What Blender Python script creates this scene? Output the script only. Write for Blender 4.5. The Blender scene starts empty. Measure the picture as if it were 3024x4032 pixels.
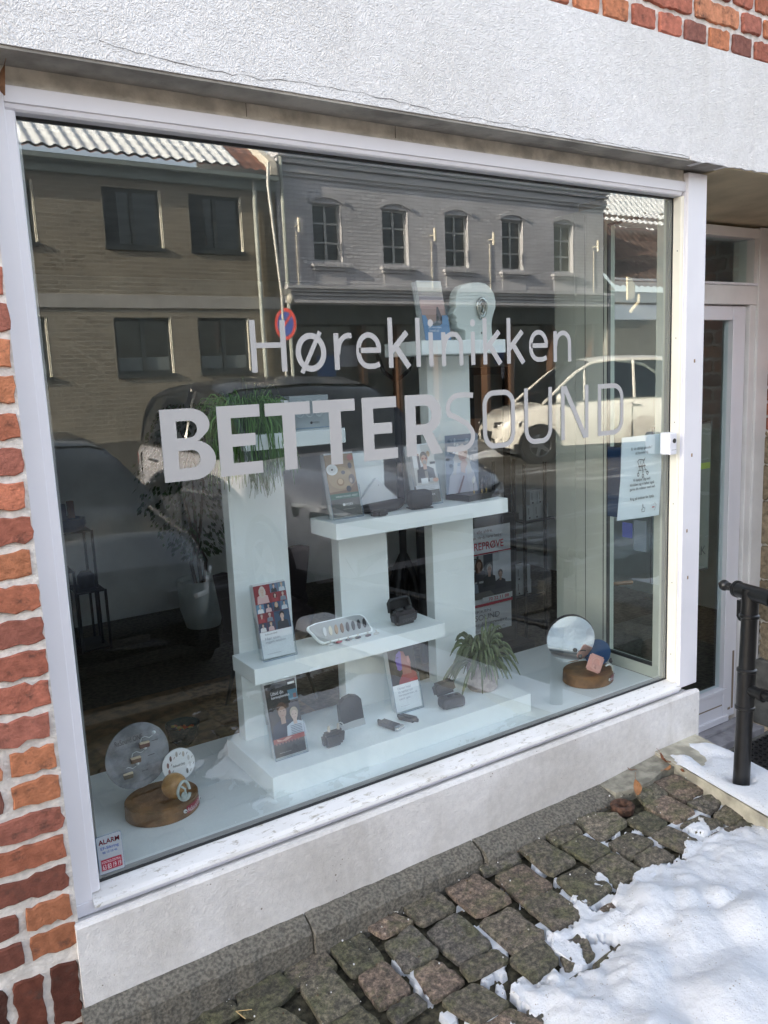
import bpy, bmesh, math, random
from mathutils import Vector, Matrix, noise
R=math.radians
random.seed(7)
scene=bpy.context.scene
COL=scene.collection

# ---------------------------------------------------------------- camera
def make_camera():
    yaw,pitch,roll=.5711,-.1648,-.0430
    cy,sy=math.cos(yaw),math.sin(yaw); cp,sp=math.cos(pitch),math.sin(pitch)
    f=Vector((sy*cp,cy*cp,sp)); r=Vector((cy,-sy,0)); u=r.cross(f)
    cr,sr=math.cos(roll),math.sin(roll)
    r2=cr*r+sr*u; u2=-sr*r+cr*u
    cd=bpy.data.cameras.new('camera'); cam=bpy.data.objects.new('camera',cd); COL.objects.link(cam)
    m=Matrix(((r2.x,u2.x,-f.x,-.3627),(r2.y,u2.y,-f.y,-1.9376),(r2.z,u2.z,-f.z,1.5112),(0,0,0,1)))
    cam.matrix_world=m
    cd.sensor_fit='VERTICAL'; cd.sensor_height=36; cd.sensor_width=27
    cd.lens=3206.9/4032*36; cd.clip_start=.05; cd.clip_end=2000
    scene.camera=cam
make_camera()

# ---------------------------------------------------------------- world, sun, exposure
SUN=Vector((-.915,.155,.345)).normalized()
def make_light():
    w=bpy.data.worlds.new('World'); scene.world=w; w.use_nodes=True
    nt=w.node_tree; bg=nt.nodes['Background']
    sky=nt.nodes.new('ShaderNodeTexSky'); sky.sky_type='NISHITA'; sky.sun_disc=False
    sky.sun_elevation=math.asin(SUN.z); sky.sun_rotation=math.atan2(SUN.x,SUN.y)%(2*math.pi)
    sky.air_density=1.0; sky.dust_density=2.5; sky.ozone_density=1.0
    hs=nt.nodes.new('ShaderNodeHueSaturation'); hs.inputs['Saturation'].default_value=.50
    nt.links.new(sky.outputs[0],hs.inputs['Color']); nt.links.new(hs.outputs[0],bg.inputs[0])
    bg.inputs[1].default_value=.15
    ld=bpy.data.lights.new('sun','SUN'); ld.energy=4.2; ld.angle=R(.5); ld.color=(1,.86,.68)
    lo=bpy.data.objects.new('sun',ld); COL.objects.link(lo)
    lo.rotation_euler=SUN.to_track_quat('Z','Y').to_euler()
    vs=scene.view_settings; vs.view_transform='Standard'; vs.look='None'; vs.gamma=1; vs.use_curve_mapping=False
    vs.exposure=2.2
make_light()

# ---------------------------------------------------------------- helpers
def wloc(o):
    v=Vector((0,0,0))
    while o: v+=o.location; o=o.parent
    return v
def tag(o,label=None,cat=None,group=None,kind=None):
    if label: o['label']=label
    if cat: o['category']=cat
    if group: o['group']=group
    if kind: o['kind']=kind
    return o
def thing(name,label,cat,loc=(0,0,0),rz=0,group=None):
    o=bpy.data.objects.new(name,None); COL.objects.link(o); o.empty_display_size=.05
    o.location=loc; o.rotation_euler=(0,0,rz)
    return tag(o,label,cat,group)
def copy_tree(o,parent=None):
    c=o.copy(); COL.objects.link(c); c.parent=parent
    for ch in [x for x in list(bpy.data.objects) if x.parent==o]: copy_tree(ch,c)
    return c

class MB:
    def __init__(s): s.v=[]; s.f=[]; s.c=[]; s.sm=[]
    def add(s,vs,fs,col=(1,1,1),smooth=False):
        b=len(s.v); s.v+= [tuple(p) for p in vs]
        for f in fs: s.f.append([b+i for i in f]); s.c.append(col); s.sm.append(smooth)
    def box(s,x0,x1,y0,y1,z0,z1,col=(1,1,1),bev=0):
        if x0>x1:x0,x1=x1,x0
        if y0>y1:y0,y1=y1,y0
        if z0>z1:z0,z1=z1,z0
        if bev>0:
            b=min(bev,(x1-x0)*.45,(y1-y0)*.45,(z1-z0)*.45)
            bm=bmesh.new(); bmesh.ops.create_cube(bm,size=1)
            for v in bm.verts: v.co=Vector(((x0+x1)/2+v.co.x*(x1-x0),(y0+y1)/2+v.co.y*(y1-y0),(z0+z1)/2+v.co.z*(z1-z0)))
            bmesh.ops.bevel(bm,geom=bm.edges[:],offset=b,segments=2,affect='EDGES',profile=.5)
            s.bm(bm,col); return
        s.add([(x0,y0,z0),(x1,y0,z0),(x1,y1,z0),(x0,y1,z0),(x0,y0,z1),(x1,y0,z1),(x1,y1,z1),(x0,y1,z1)],
              [(3,2,1,0),(4,5,6,7),(0,1,5,4),(1,2,6,5),(2,3,7,6),(3,0,4,7)],col)
    def bm(s,bm,col=(1,1,1),smooth=False,M=None):
        bm.verts.index_update()
        s.add([(M@v.co if M else v.co) for v in bm.verts],[[v.index for v in f.verts] for f in bm.faces],col,smooth); bm.free()
    def prism(s,pts,d,col=(1,1,1),smooth=False):
        """pts: 3D planar loop, d: extrusion vector"""
        n=len(pts); d=Vector(d); P=[Vector(p) for p in pts]
        s.add(P+[p+d for p in P],[list(range(n))[::-1],[n+i for i in range(n)]]+[(i,(i+1)%n,n+(i+1)%n,n+i) for i in range(n)],col,smooth)
    def extr_x(s,prof,x0,x1,col=(1,1,1)):
        s.prism([(x0,y,z) for y,z in prof],(x1-x0,0,0),col)
    def tube(s,path,r,n=8,col=(1,1,1),cap=True,smooth=True):
        P=[Vector(p) for p in path]; m=len(P)
        rr=r if isinstance(r,(list,tuple)) else [r]*m
        rings=[]; up=Vector((0,0,1))
        T=[(P[min(i+1,m-1)]-P[max(i-1,0)]).normalized() for i in range(m)]
        if abs(T[0].dot(up))>.9: up=Vector((1,0,0))
        a=(up-T[0]*up.dot(T[0])).normalized()
        vs=[]
        for i in range(m):
            a=(a-T[i]*a.dot(T[i]))
            a=a.normalized() if a.length>1e-6 else Vector((1,0,0))
            b=T[i].cross(a)
            for k in range(n):
                t=2*math.pi*k/n; vs.append(P[i]+(a*math.cos(t)+b*math.sin(t))*rr[i])
        fs=[(i*n+k,i*n+(k+1)%n,(i+1)*n+(k+1)%n,(i+1)*n+k) for i in range(m-1) for k in range(n)]
        s.add(vs,fs,col,smooth)
        if cap: s.add([vs[k] for k in range(n)],[list(range(n))[::-1]],col); s.add([vs[(m-1)*n+k] for k in range(n)],[list(range(n))],col)
    def cyl(s,p0,p1,r0,r1=None,n=24,col=(1,1,1),smooth=True): s.tube([p0,p1],[r0,r0 if r1 is None else r1],n,col,True,smooth)
    def lathe(s,prof,c=(0,0,0),n=32,col=(1,1,1),axis='z',smooth=True):
        c=Vector(c); vs=[]
        for r,h in prof:
            for k in range(n):
                t=2*math.pi*k/n; p=(r*math.cos(t),r*math.sin(t),h)
                if axis=='y': p=(p[0],p[2],p[1])
                if axis=='x': p=(p[2],p[0],p[1])
                vs.append(c+Vector(p))
        fs=[(i*n+k,i*n+(k+1)%n,(i+1)*n+(k+1)%n,(i+1)*n+k) for i in range(len(prof)-1) for k in range(n)]
        s.add(vs,fs,col,smooth)
    def ell(s,c,r,n=16,col=(1,1,1),smooth=True,M=None):
        bm=bmesh.new(); bmesh.ops.create_uvsphere(bm,u_segments=n,v_segments=max(6,n//2),radius=1)
        for v in bm.verts:
            p=Vector((v.co.x*r[0],v.co.y*r[1],v.co.z*r[2]))
            if M: p=M@p
            v.co=p+Vector(c)
        s.bm(bm,col,smooth)
    def build(s,name,mat,parent=None,fix=True,mod=None):
        me=bpy.data.meshes.new(name)
        o0=wloc(parent) if parent is not None else Vector((0,0,0))
        if s.local: o0=Vector((0,0,0))
        me.from_pydata([tuple(Vector(v)-o0) for v in s.v],[],s.f)
        ca=me.color_attributes.new('Col','FLOAT_COLOR','CORNER')
        data=[]
        for f,c in zip(s.f,s.c): data+= [c[0],c[1],c[2],1.0]*len(f)
        if len(data)==len(ca.data)*4: ca.data.foreach_set('color',data)
        me.polygons.foreach_set('use_smooth',s.sm)
        if fix:
            bm=bmesh.new(); bm.from_mesh(me); bmesh.ops.recalc_face_normals(bm,faces=bm.faces[:]); bm.to_mesh(me); bm.free()
        if mat: me.materials.append(mat)
        me.update()
        if any(s.sm): me.set_sharp_from_angle(angle=R(38))
        o=bpy.data.objects.new(name,me); COL.objects.link(o)
        if parent is not None: o.parent=parent
        return o
    local=False
def LMB():
    m=MB(); m.local=True; return m

# ---- flat prints: coloured shapes laid on a plane, each layer 0.3 mm above the last
class Pr:
    def __init__(s,o,u,v,step=.0003):
        s.o=Vector(o); s.u=Vector(u).normalized(); s.v=Vector(v).normalized(); s.n=s.u.cross(s.v).normalized(); s.step=step; s.k=1
        s.mb=MB()
    def P(s,a,b,k=None): return s.o+s.u*a+s.v*b+s.n*(s.step*(s.k if k is None else k))
    def poly(s,pts,col,lift=True):
        s.mb.add([s.P(a,b) for a,b in pts],[list(range(len(pts)))],col)
        if lift: s.k+=1
    def rect(s,a0,a1,b0,b1,col,lift=True): s.poly([(a0,b0),(a1,b0),(a1,b1),(a0,b1)],col,lift)
    def ell(s,a,b,ra,rb,col,n=18,lift=True): s.poly([(a+ra*math.cos(2*math.pi*i/n),b+rb*math.sin(2*math.pi*i/n)) for i in range(n)],col,lift)
    def text(s,body,a0,a1,b0,b1,col,off=0.,keep=False):
        vs,fs,(w0,w1,h0,h1)=glyphs(body,off)
        sx=(a1-a0)/(w1-w0); sy=(b1-b0)/(h1-h0)
        if keep: sx=sy
        s.mb.add([s.P(a0+(x-w0)*sx,b0+(y-h0)*sy) for x,y in vs],fs,col); s.k+=1
    def person(s,a,b,h,skin,hair,top,longhair=False):
        """head and shoulders; a=centre, b=bottom, h=height"""
        s.poly([(a-h*.38,b),(a+h*.38,b),(a+h*.33,b+h*.42),(a+h*.12,b+h*.52),(a-h*.12,b+h*.52),(a-h*.33,b+h*.42)],top)
        if longhair: s.ell(a,b+h*.66,h*.22,h*.32,hair)
        s.poly([(a-h*.07,b+h*.42),(a+h*.07,b+h*.42),(a+h*.07,b+h*.62),(a-h*.07,b+h*.62)],skin)
        s.ell(a,b+h*.82,h*.155,h*.19,hair)
        s.ell(a,b+h*.73,h*.12,h*.165,skin)
        for q in (-1,1): s.ell(a+q*h*.055,b+h*.765,h*.018,h*.012,(.03,.02,.02),8,False)
        s.k+=1
        s.rect(a-h*.04,a+h*.04,b+h*.645,b+h*.655,(.3,.1,.09))
_gc={}
def glyphs(body,off=0.):
    key=(body,off)
    if key in _gc: return _gc[key]
    c=bpy.data.curves.new('tmp','FONT'); c.body=body; c.offset=off; c.resolution_u=6; c.fill_mode='FRONT'
    o=bpy.data.objects.new('tmp',c); COL.objects.link(o)
    dg=bpy.context.evaluated_depsgraph_get(); dg.update()
    me=bpy.data.meshes.new_from_object(o.evaluated_get(dg))
    vs=[(v.co.x,v.co.y) for v in me.vertices]; fs=[list(p.vertices) for p in me.polygons]
    bpy.data.objects.remove(o); bpy.data.curves.remove(c); bpy.data.meshes.remove(me)
    if not vs: vs=[(0,0),(1,0),(1,1)]; fs=[]
    bb=(min(v[0] for v in vs),max(v[0] for v in vs),min(v[1] for v in vs),max(v[1] for v in vs))
    _gc[key]=(vs,fs,bb); return _gc[key]
def shape2d(loops):
    """filled 2D outline with holes -> verts, faces"""
    c=bpy.data.curves.new('tmp','CURVE'); c.dimensions='2D'; c.fill_mode='BOTH'
    for L in loops:
        sp=c.splines.new('POLY'); sp.points.add(len(L)-1)
        for p,q in zip(sp.points,L): p.co=(q[0],q[1],0,1)
        sp.use_cyclic_u=True
    o=bpy.data.objects.new('tmp',c); COL.objects.link(o)
    dg=bpy.context.evaluated_depsgraph_get(); dg.update()
    me=bpy.data.meshes.new_from_object(o.evaluated_get(dg))
    vs=[(v.co.x,v.co.y) for v in me.vertices]; fs=[list(p.vertices) for p in me.polygons]
    bpy.data.objects.remove(o); bpy.data.curves.remove(c); bpy.data.meshes.remove(me)
    return vs,fs
def stroke2d(path,w,closed=False):
    """constant-width band along a 2D path -> quads"""
    n=len(path); L=[];Rr=[]
    for i in range(n):
        p=Vector(path[i]); 
        a=Vector(path[i-1]) if (i>0 or closed) else None
        b=Vector(path[(i+1)%n]) if (i<n-1 or closed) else None
        d1=(p-a).normalized() if a is not None else None; d2=(b-p).normalized() if b is not None else None
        if d1 is None:d1=d2
        if d2 is None:d2=d1
        n1=Vector((-d1.y,d1.x)); n2=Vector((-d2.y,d2.x)); m=(n1+n2).normalized(); k=1/max(.35,m.dot(n1))
        L.append(p+m*w/2*k); Rr.append(p-m*w/2*k)
    vs=[tuple(x) for x in L+Rr]; m=n if closed else n-1
    fs=[(i,(i+1)%n,n+(i+1)%n,n+i) for i in range(m)]
    return vs,fs

# ---------------------------------------------------------------- materials
def newmat(name):
    m=bpy.data.materials.new(name); m.use_nodes=True; return m,m.node_tree,m.node_tree.nodes['Principled BSDF']
def N(nt,t,**k):
    n=nt.nodes.new(t)
    for a,b in k.items():
        if a in n.inputs: n.inputs[a].default_value=b
        else: setattr(n,a,b)
    return n
def coords(nt,scale=(1,1,1)):
    g=nt.nodes.new('ShaderNodeNewGeometry'); mp=nt.nodes.new('ShaderNodeMapping'); mp.inputs['Scale'].default_value=scale
    nt.links.new(g.outputs['Position'],mp.inputs['Vector']); return mp.outputs[0]
def ramp(nt,fac,stops):
    r=nt.nodes.new('ShaderNodeValToRGB'); e=r.color_ramp.elements
    while len(e)<len(stops): e.new(.5)
    for q,(p,c) in zip(e,stops): q.position=p; q.color=(*c,1)
    nt.links.new(fac,r.inputs[0]); return r.outputs[0]
def mixc(nt,fac,a,b,mode='MIX'):
    m=nt.nodes.new('ShaderNodeMix'); m.data_type='RGBA'; m.blend_type=mode
    if hasattr(fac,'links') or hasattr(fac,'is_linked'): nt.links.new(fac,m.inputs[0])
    else: m.inputs[0].default_value=fac
    for s,i in ((a,6),(b,7)):
        if isinstance(s,tuple): m.inputs[i].default_value=(*s,1)
        else: nt.links.new(s,m.inputs[i])
    return m.outputs[2]
def plain(name,col,rough=.5,metal=0,var=.06,vscale=6,bump=0,bscale=80,spec=.5,coat=0):
    m,nt,b=newmat(name); v=coords(nt)
    n=N(nt,'ShaderNodeTexNoise',Scale=vscale,Detail=5.); nt.links.new(v,n.inputs['Vector'])
    c0=tuple(max(0,c*(1-var)) for c in col); c1=tuple(min(1,c*(1+var)) for c in col)
    nt.links.new(ramp(nt,n.outputs[0],[(.38,c0),(.62,c1)]),b.inputs['Base Color'])
    b.inputs['Roughness'].default_value=rough; b.inputs['Metallic'].default_value=metal; b.inputs['Specular IOR Level'].default_value=spec
    b.inputs['Coat Weight'].default_value=coat
    if bump:
        n2=N(nt,'ShaderNodeTexNoise',Scale=bscale,Detail=4.); nt.links.new(v,n2.inputs['Vector'])
        bp=N(nt,'ShaderNodeBump',Strength=bump,Distance=.004); nt.links.new(n2.outputs[0],bp.inputs['Height']); nt.links.new(bp.outputs[0],b.inputs['Normal'])
    return m
def attrmat(name,rough=.6,nscale=40,amt=.25,bump=0,bscale=120,dist=.003,spec=.4,blotch=None):
    m,nt,b=newmat(name); v=coords(nt)
    a=nt.nodes.new('ShaderNodeAttribute'); a.attribute_name='Col'
    n=N(nt,'ShaderNodeTexNoise',Scale=nscale,Detail=6.,Roughness=.6); nt.links.new(v,n.inputs['Vector'])
    c=mixc(nt,1.,a.outputs['Color'],ramp(nt,n.outputs[0],[(.25,(1-amt,)*3),(.75,(1+amt,)*3)]),'MULTIPLY')
    if blotch:
        sc,lo,hi,bc=blotch
        n3=N(nt,'ShaderNodeTexNoise',Scale=sc,Detail=7.,Roughness=.65); nt.links.new(v,n3.inputs['Vector'])
        f=ramp(nt,n3.outputs[0],[(lo,(0,0,0)),(hi,(1,1,1))]); c=mixc(nt,f,c,bc)
    nt.links.new(c,b.inputs['Base Color']); b.inputs['Roughness'].default_value=rough; b.inputs['Specular IOR Level'].default_value=spec
    if bump:
        n2=N(nt,'ShaderNodeTexNoise',Scale=bscale,Detail=6.,Roughness=.65); nt.links.new(v,n2.inputs['Vector'])
        bp=N(nt,'ShaderNodeBump',Strength=bump,Distance=dist); nt.links.new(n2.outputs[0],bp.inputs['Height']); nt.links.new(bp.outputs[0],b.inputs['Normal'])
    return m
def glassmat(name,R0=.13,tint=(.86,.95,.93),rough=0.,extra=0.):
    m,nt,b=newmat(name); nt.nodes.remove(b); out=nt.nodes['Material Output']
    lw=nt.nodes.new('ShaderNodeLayerWeight'); lw.inputs['Blend'].default_value=.5
    p=N(nt,'ShaderNodeMath',operation='POWER'); nt.links.new(lw.outputs['Facing'],p.inputs[0]); p.inputs[1].default_value=4.2
    ma=N(nt,'ShaderNodeMath',operation='MULTIPLY_ADD'); nt.links.new(p.outputs[0],ma.inputs[0]); ma.inputs[1].default_value=1-R0; ma.inputs[2].default_value=R0
    t=nt.nodes.new('ShaderNodeBsdfTransparent'); t.inputs[0].default_value=(*tint,1)
    g=nt.nodes.new('ShaderNodeBsdfGlossy'); g.inputs['Roughness'].default_value=rough; g.inputs[0].default_value=(.97,1,.99,1)
    mx=nt.nodes.new('ShaderNodeMixShader'); nt.links.new(ma.outputs[0],mx.inputs[0]); nt.links.new(t.outputs[0],mx.inputs[1]); nt.links.new(g.outputs[0],mx.inputs[2])
    if extra:   # a wavy pane
        v=coords(nt); n=N(nt,'ShaderNodeTexNoise',Scale=1.6,Detail=1.); nt.links.new(v,n.inputs['Vector'])
        bp=N(nt,'ShaderNodeBump',Strength=extra,Distance=.004); nt.links.new(n.outputs[0],bp.inputs['Height']); nt.links.new(bp.outputs[0],g.inputs['Normal'])
    nt.links.new(mx.outputs[0],out.inputs['Surface']); return m
def paintmat(name,col,rough=.25,metal=.0):
    m,nt,b=newmat(name); b.inputs['Base Color'].default_value=(*col,1); b.inputs['Roughness'].default_value=rough; b.inputs['Metallic'].default_value=metal
    b.inputs['Coat Weight'].default_value=1.; b.inputs['Coat Roughness'].default_value=.04
    v=coords(nt); n=N(nt,'ShaderNodeTexNoise',Scale=3.,Detail=3.); nt.links.new(v,n.inputs['Vector'])
    nt.links.new(ramp(nt,n.outputs[0],[(.35,tuple(c*.9 for c in col)),(.7,col)]),b.inputs['Base Color'])
    return m

def stucco(name,base,dirt,kind):
    m,nt,b=newmat(name)
    v=coords(nt)
    # trowelled wrinkles: distorted ridges at two scales
    n1=N(nt,'ShaderNodeTexNoise',Scale=38.,Detail=9.,Roughness=.68,Distortion=.7); nt.links.new(v,n1.inputs['Vector'])
    n2=N(nt,'ShaderNodeTexVoronoi',feature='DISTANCE_TO_EDGE',Scale=105.); 
    nd=N(nt,'ShaderNodeTexNoise',Scale=28.,Detail=3.); nt.links.new(v,nd.inputs['Vector'])
    mv=N(nt,'ShaderNodeMixRGB' if False else 'ShaderNodeVectorMath',operation='MULTIPLY_ADD'); nt.links.new(nd.outputs['Color'],mv.inputs[0]); mv.inputs[1].default_value=(.06,.06,.06); nt.links.new(v,mv.inputs[2])
    nt.links.new(mv.outputs[0],n2.inputs['Vector'])
    add=N(nt,'ShaderNodeMath',operation='MULTIPLY_ADD'); nt.links.new(n2.outputs[0],add.inputs[0]); add.inputs[1].default_value=2.2 if kind=='rough' else .6; nt.links.new(n1.outputs[0],add.inputs[2])
    bp=N(nt,'ShaderNodeBump',Strength=.5 if kind=='rough' else .7,Distance=.006 if kind=='rough' else .004)
    nt.links.new(add.outputs[0],bp.inputs['Height']); nt.links.new(bp.outputs[0],b.inputs['Normal'])
    # large uneven soiling
    n3=N(nt,'ShaderNodeTexNoise',Scale=2.3,Detail=6.,Roughness=.6,Distortion=.6); nt.links.new(v,n3.inputs['Vector'])
    c=ramp(nt,n3.outputs[0],[(.38,base),(.68,dirt)])
    mp5=N(nt,'ShaderNodeMapping'); mp5.inputs['Scale'].default_value=(9,9,.9); nt.links.new(v,mp5.inputs['Vector'])
    n7=N(nt,'ShaderNodeTexNoise',Scale=1.,Detail=6.,Roughness=.7); nt.links.new(mp5.outputs[0],n7.inputs['Vector'])
    c=mixc(nt,1.,c,ramp(nt,n7.outputs[0],[(.52,(1,1,1)),(.78,(.89,.88,.86))]),'MULTIPLY')
    n4=N(nt,'ShaderNodeTexNoise',Scale=55.,Detail=4.,Roughness=.7); nt.links.new(v,n4.inputs['Vector'])
    c=mixc(nt,1.,c,ramp(nt,n4.outputs[0],[(.3,(.86,.86,.87)),(.62,(1,1,1))]),'MULTIPLY')
    if kind=='base':   # small pits and specks
        n5=N(nt,'ShaderNodeTexVoronoi',Scale=60.); nt.links.new(v,n5.inputs['Vector'])
        n6=N(nt,'ShaderNodeTexNoise',Scale=9.); nt.links.new(v,n6.inputs['Vector'])
        mm=N(nt,'ShaderNodeMath',operation='MULTIPLY_ADD'); nt.links.new(n6.outputs[0],mm.inputs[0]); mm.inputs[1].default_value=.9; nt.links.new(n5.outputs[0],mm.inputs[2])
        c=mixc(nt,ramp(nt,mm.outputs[0],[(.40,(1,1,1)),(.44,(0,0,0))]),c,(.25,.22,.19))
    nt.links.new(c,b.inputs['Base Color']); b.inputs['Roughness'].default_value=.85; b.inputs['Specular IOR Level'].default_value=.25
    return m
M={}
M['stucco']=stucco('stucco_white',(.90,.895,.90),(.80,.79,.78),'rough')
M['base']=stucco('stucco_base',(.80,.785,.78),(.60,.575,.55),'base')
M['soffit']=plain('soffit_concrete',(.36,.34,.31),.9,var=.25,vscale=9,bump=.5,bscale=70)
M['soffit_beige']=plain('soffit_beige',(.52,.44,.30),.9,var=.16,vscale=4,bump=.3,bscale=60)
M['mortar']=plain('mortar',(.74,.70,.66),.95,var=.16,vscale=45,bump=1.,bscale=120)
M['brick']=attrmat('brick',.92,48,.34,1.,95,.007,.15,(30.,.55,.74,(.10,.06,.05)))
M['granite']=plain('granite_plinth',(.135,.125,.105),.9,var=.38,vscale=120,bump=.9,bscale=150)
M['white_frame']=plain('white_frame_paint',(.80,.79,.84),.35,var=.03,vscale=3)
M['white_warm']=plain('white_old_paint',(.74,.72,.71),.5,var=.06,vscale=5)
def dirtyframe():
    m,nt,b=newmat('dirty_sill_paint'); v=coords(nt,(.8,2.2,2.2))
    n=N(nt,'ShaderNodeTexNoise',Scale=38.,Detail=8.,Roughness=.75,Distortion=.5); nt.links.new(v,n.inputs['Vector'])
    n2=N(nt,'ShaderNodeTexNoise',Scale=7.,Detail=4.); nt.links.new(v,n2.inputs['Vector'])
    c=mixc(nt,ramp(nt,n.outputs[0],[(.55,(0,0,0)),(.64,(.8,.8,.8))]),(.80,.79,.79),(.33,.29,.23))
    c=mixc(nt,ramp(nt,n2.outputs[0],[(.45,(0,0,0)),(.8,(.5,.5,.5))]),c,(.5,.47,.41))
    nt.links.new(c,b.inputs['Base Color']); b.inputs['Roughness'].default_value=.5
    bp=N(nt,'ShaderNodeBump',Strength=.3,Distance=.002); nt.links.new(n.outputs[0],bp.inputs['Height']); nt.links.new(bp.outputs[0],b.inputs['Normal'])
    return m
M['sill']=dirtyframe()
M['glass']=glassmat('window_glass',.155,(.95,1.,1.),0.,.0)
M['glass2']=glassmat('side_glass',.07,(.86,.96,.95))
M['acrylic']=glassmat('clear_acrylic',.03,(.97,.985,.99))
M['darkglass']=plain('dark_pane',(.012,.014,.016),.06,spec=.8,var=.02)
M['vinyl']=plain('frosted_vinyl',(.47,.465,.465),.6,var=.02)
M['shelf']=plain('white_shelf_lacquer',(.87,.92,.92),.35,var=.02)
M['platform']=plain('white_platform',(.82,.86,.87),.3,var=.03)
M['black']=plain('black_plastic',(.02,.02,.022),.4,var=.2)
M['blackmetal']=plain('black_metal',(.012,.012,.014),.45,var=.2)
M['blackgloss']=plain('black_cast_iron',(.006,.006,.0065),.33,var=.3,vscale=30,bump=.15,bscale=40,spec=.6)
M['darkgrey']=plain('dark_grey_plastic',(.06,.055,.06),.4,var=.1)
M['print']=attrmat('printed_paper',.35,30,.04,spec=.5)
M['paper']=plain('paper',(.78,.80,.82),.6,var=.02)
M['wood']=plain('stained_wood',(.20,.095,.035),.45,var=.3,vscale=25,coat=.3)
M['wood2']=plain('light_wood',(.42,.22,.07),.45,var=.2,vscale=25,coat=.3)
M['silver']=plain('silver',(.6,.6,.62),.2,metal=1.,var=.05)
M['mirror']=plain('mirror',(.9,.92,.9),.03,metal=1.,var=.01)
M['skin']=plain('rubber_ear',(.75,.42,.36),.5,var=.08)
M['foam']=plain('pale_foam_head',(.62,.68,.66),.6,var=.03)
M['gasket']=plain('rubber_gasket',(.02,.022,.024),.5,var=.1)
M['room_wall']=plain('room_wall_grey',(.82,.86,.86),.9,var=.05)
M['room_floor']=plain('room_floor_carpet',(.14,.12,.095),.95,var=.3,vscale=40)
M['room_ceil']=plain('room_ceiling',(.7,.7,.7),.9)
M['leaf']=attrmat('leaf',.45,30,.3,spec=.4)
M['potgrey']=plain('ribbed_pot',(.36,.31,.31),.8,var=.2,vscale=60,bump=.6,bscale=200)
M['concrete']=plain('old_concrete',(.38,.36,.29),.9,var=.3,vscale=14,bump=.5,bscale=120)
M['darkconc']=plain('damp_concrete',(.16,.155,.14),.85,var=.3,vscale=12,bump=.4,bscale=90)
M['attr']=attrmat('painted_things',.5,20,.06)
M['snow']=None
def snowmat():
    m,nt,b=newmat('snow'); v=coords(nt)
    n=N(nt,'ShaderNodeTexNoise',Scale=60.,Detail=8.,Roughness=.7); nt.links.new(v,n.inputs['Vector'])
    n2=N(nt,'ShaderNodeTexNoise',Scale=9.,Detail=4.); nt.links.new(v,n2.inputs['Vector'])
    n3=N(nt,'ShaderNodeTexVoronoi',Scale=95.); nt.links.new(v,n3.inputs['Vector'])
    n4=N(nt,'ShaderNodeTexNoise',Scale=16.,Detail=3.); nt.links.new(v,n4.inputs['Vector'])
    mm=N(nt,'ShaderNodeMath',operation='MULTIPLY_ADD'); nt.links.new(n4.outputs[0],mm.inputs[0]); mm.inputs[1].default_value=-.62; nt.links.new(n3.outputs[0],mm.inputs[2])
    sub=N(nt,'ShaderNodeMath',operation='ADD'); nt.links.new(mm.outputs[0],sub.inputs[0]); sub.inputs[1].default_value=.27
    c=mixc(nt,ramp(nt,sub.outputs[0],[(.02,(1,1,1)),(.06,(0,0,0))]),(.64,.67,.72),(.36,.34,.32))
    nt.links.new(c,b.inputs['Base Color']); b.inputs['Roughness'].default_value=.75
    b.inputs['Subsurface Weight'].default_value=.25; b.inputs['Subsurface Radius'].default_value=(.012,.014,.018); b.inputs['Subsurface Scale'].default_value=.6
    ad=N(nt,'ShaderNodeMath',operation='MULTIPLY_ADD'); nt.links.new(n2.outputs[0],ad.inputs[0]); ad.inputs[1].default_value=1.5; nt.links.new(n.outputs[0],ad.inputs[2])
    bp=N(nt,'ShaderNodeBump',Strength=.9,Distance=.006); nt.links.new(ad.outputs[0],bp.inputs['Height']); nt.links.new(bp.outputs[0],b.inputs['Normal'])
    return m
M['snow']=snowmat()

# ================================================================ the shop building
GW=2.1396; GZ0=.3165; GZ1=2.083
bld=thing('shop_building','red brick shop building with white stucco band and big display window','building',(0,0,0))

def rough_brick(mb,x0,x1,z0,z1,y,col,depth=.007,rag=.0035,axis='y',sgn=-1):
    """one hand-made brick face: an uneven outline with a rounded arris"""
    pts=[]; nx=max(3,int((x1-x0)/.016)); nz=max(3,int((z1-z0)/.014))
    def jit(): return random.uniform(-rag,rag)
    for i in range(nx): pts.append((x0+(x1-x0)*i/nx,z0+jit()))
    for i in range(nz): pts.append((x1+jit()*.8,z0+(z1-z0)*i/nz))
    for i in range(nx): pts.append((x1-(x1-x0)*i/nx,z1+jit()))
    for i in range(nz): pts.append((x0+jit()*.8,z1-(z1-z0)*i/nz))
    cx,cz=(x0+x1)/2,(z0+z1)/2; n=len(pts)
    # round corners
    q=[]
    for x,z in pts:
        dx=min(x-x0,x1-x); dz=min(z-z0,z1-z); r=.005
        if dx<r and dz<r: x+= (r-dx)*.35*(1 if x<cx else -1); z+=(r-dz)*.35*(1 if z<cz else -1)
        w_=noise.noise(Vector((x*38,z*38,cx*7)))*rag*1.3; q.append((x+w_*.6,z+w_))
    inner=[(x+(.002 if x<cx-.006 else -.002 if x>cx+.006 else 0),z+(.002 if z<cz else -.002)) for x,z in q]
    dj=random.uniform(-.002,.003)
    f=(lambda a,d,b:(a,y+sgn*d,b)) if axis=='y' else (lambda a,d,b:(y+sgn*d,a,b))
    vs=[f(x,-.01,z) for x,z in q]+[f(x,depth*.6,z) for x,z in q]+[f(x,depth+dj,z) for x,z in inner]
    fs=[(k*n+i,k*n+(i+1)%n,(k+1)*n+(i+1)%n,(k+1)*n+i) for k in (0,1) for i in range(n)]+[[2*n+i for i in range(n)]]
    mb.add(vs,fs,col)
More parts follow.
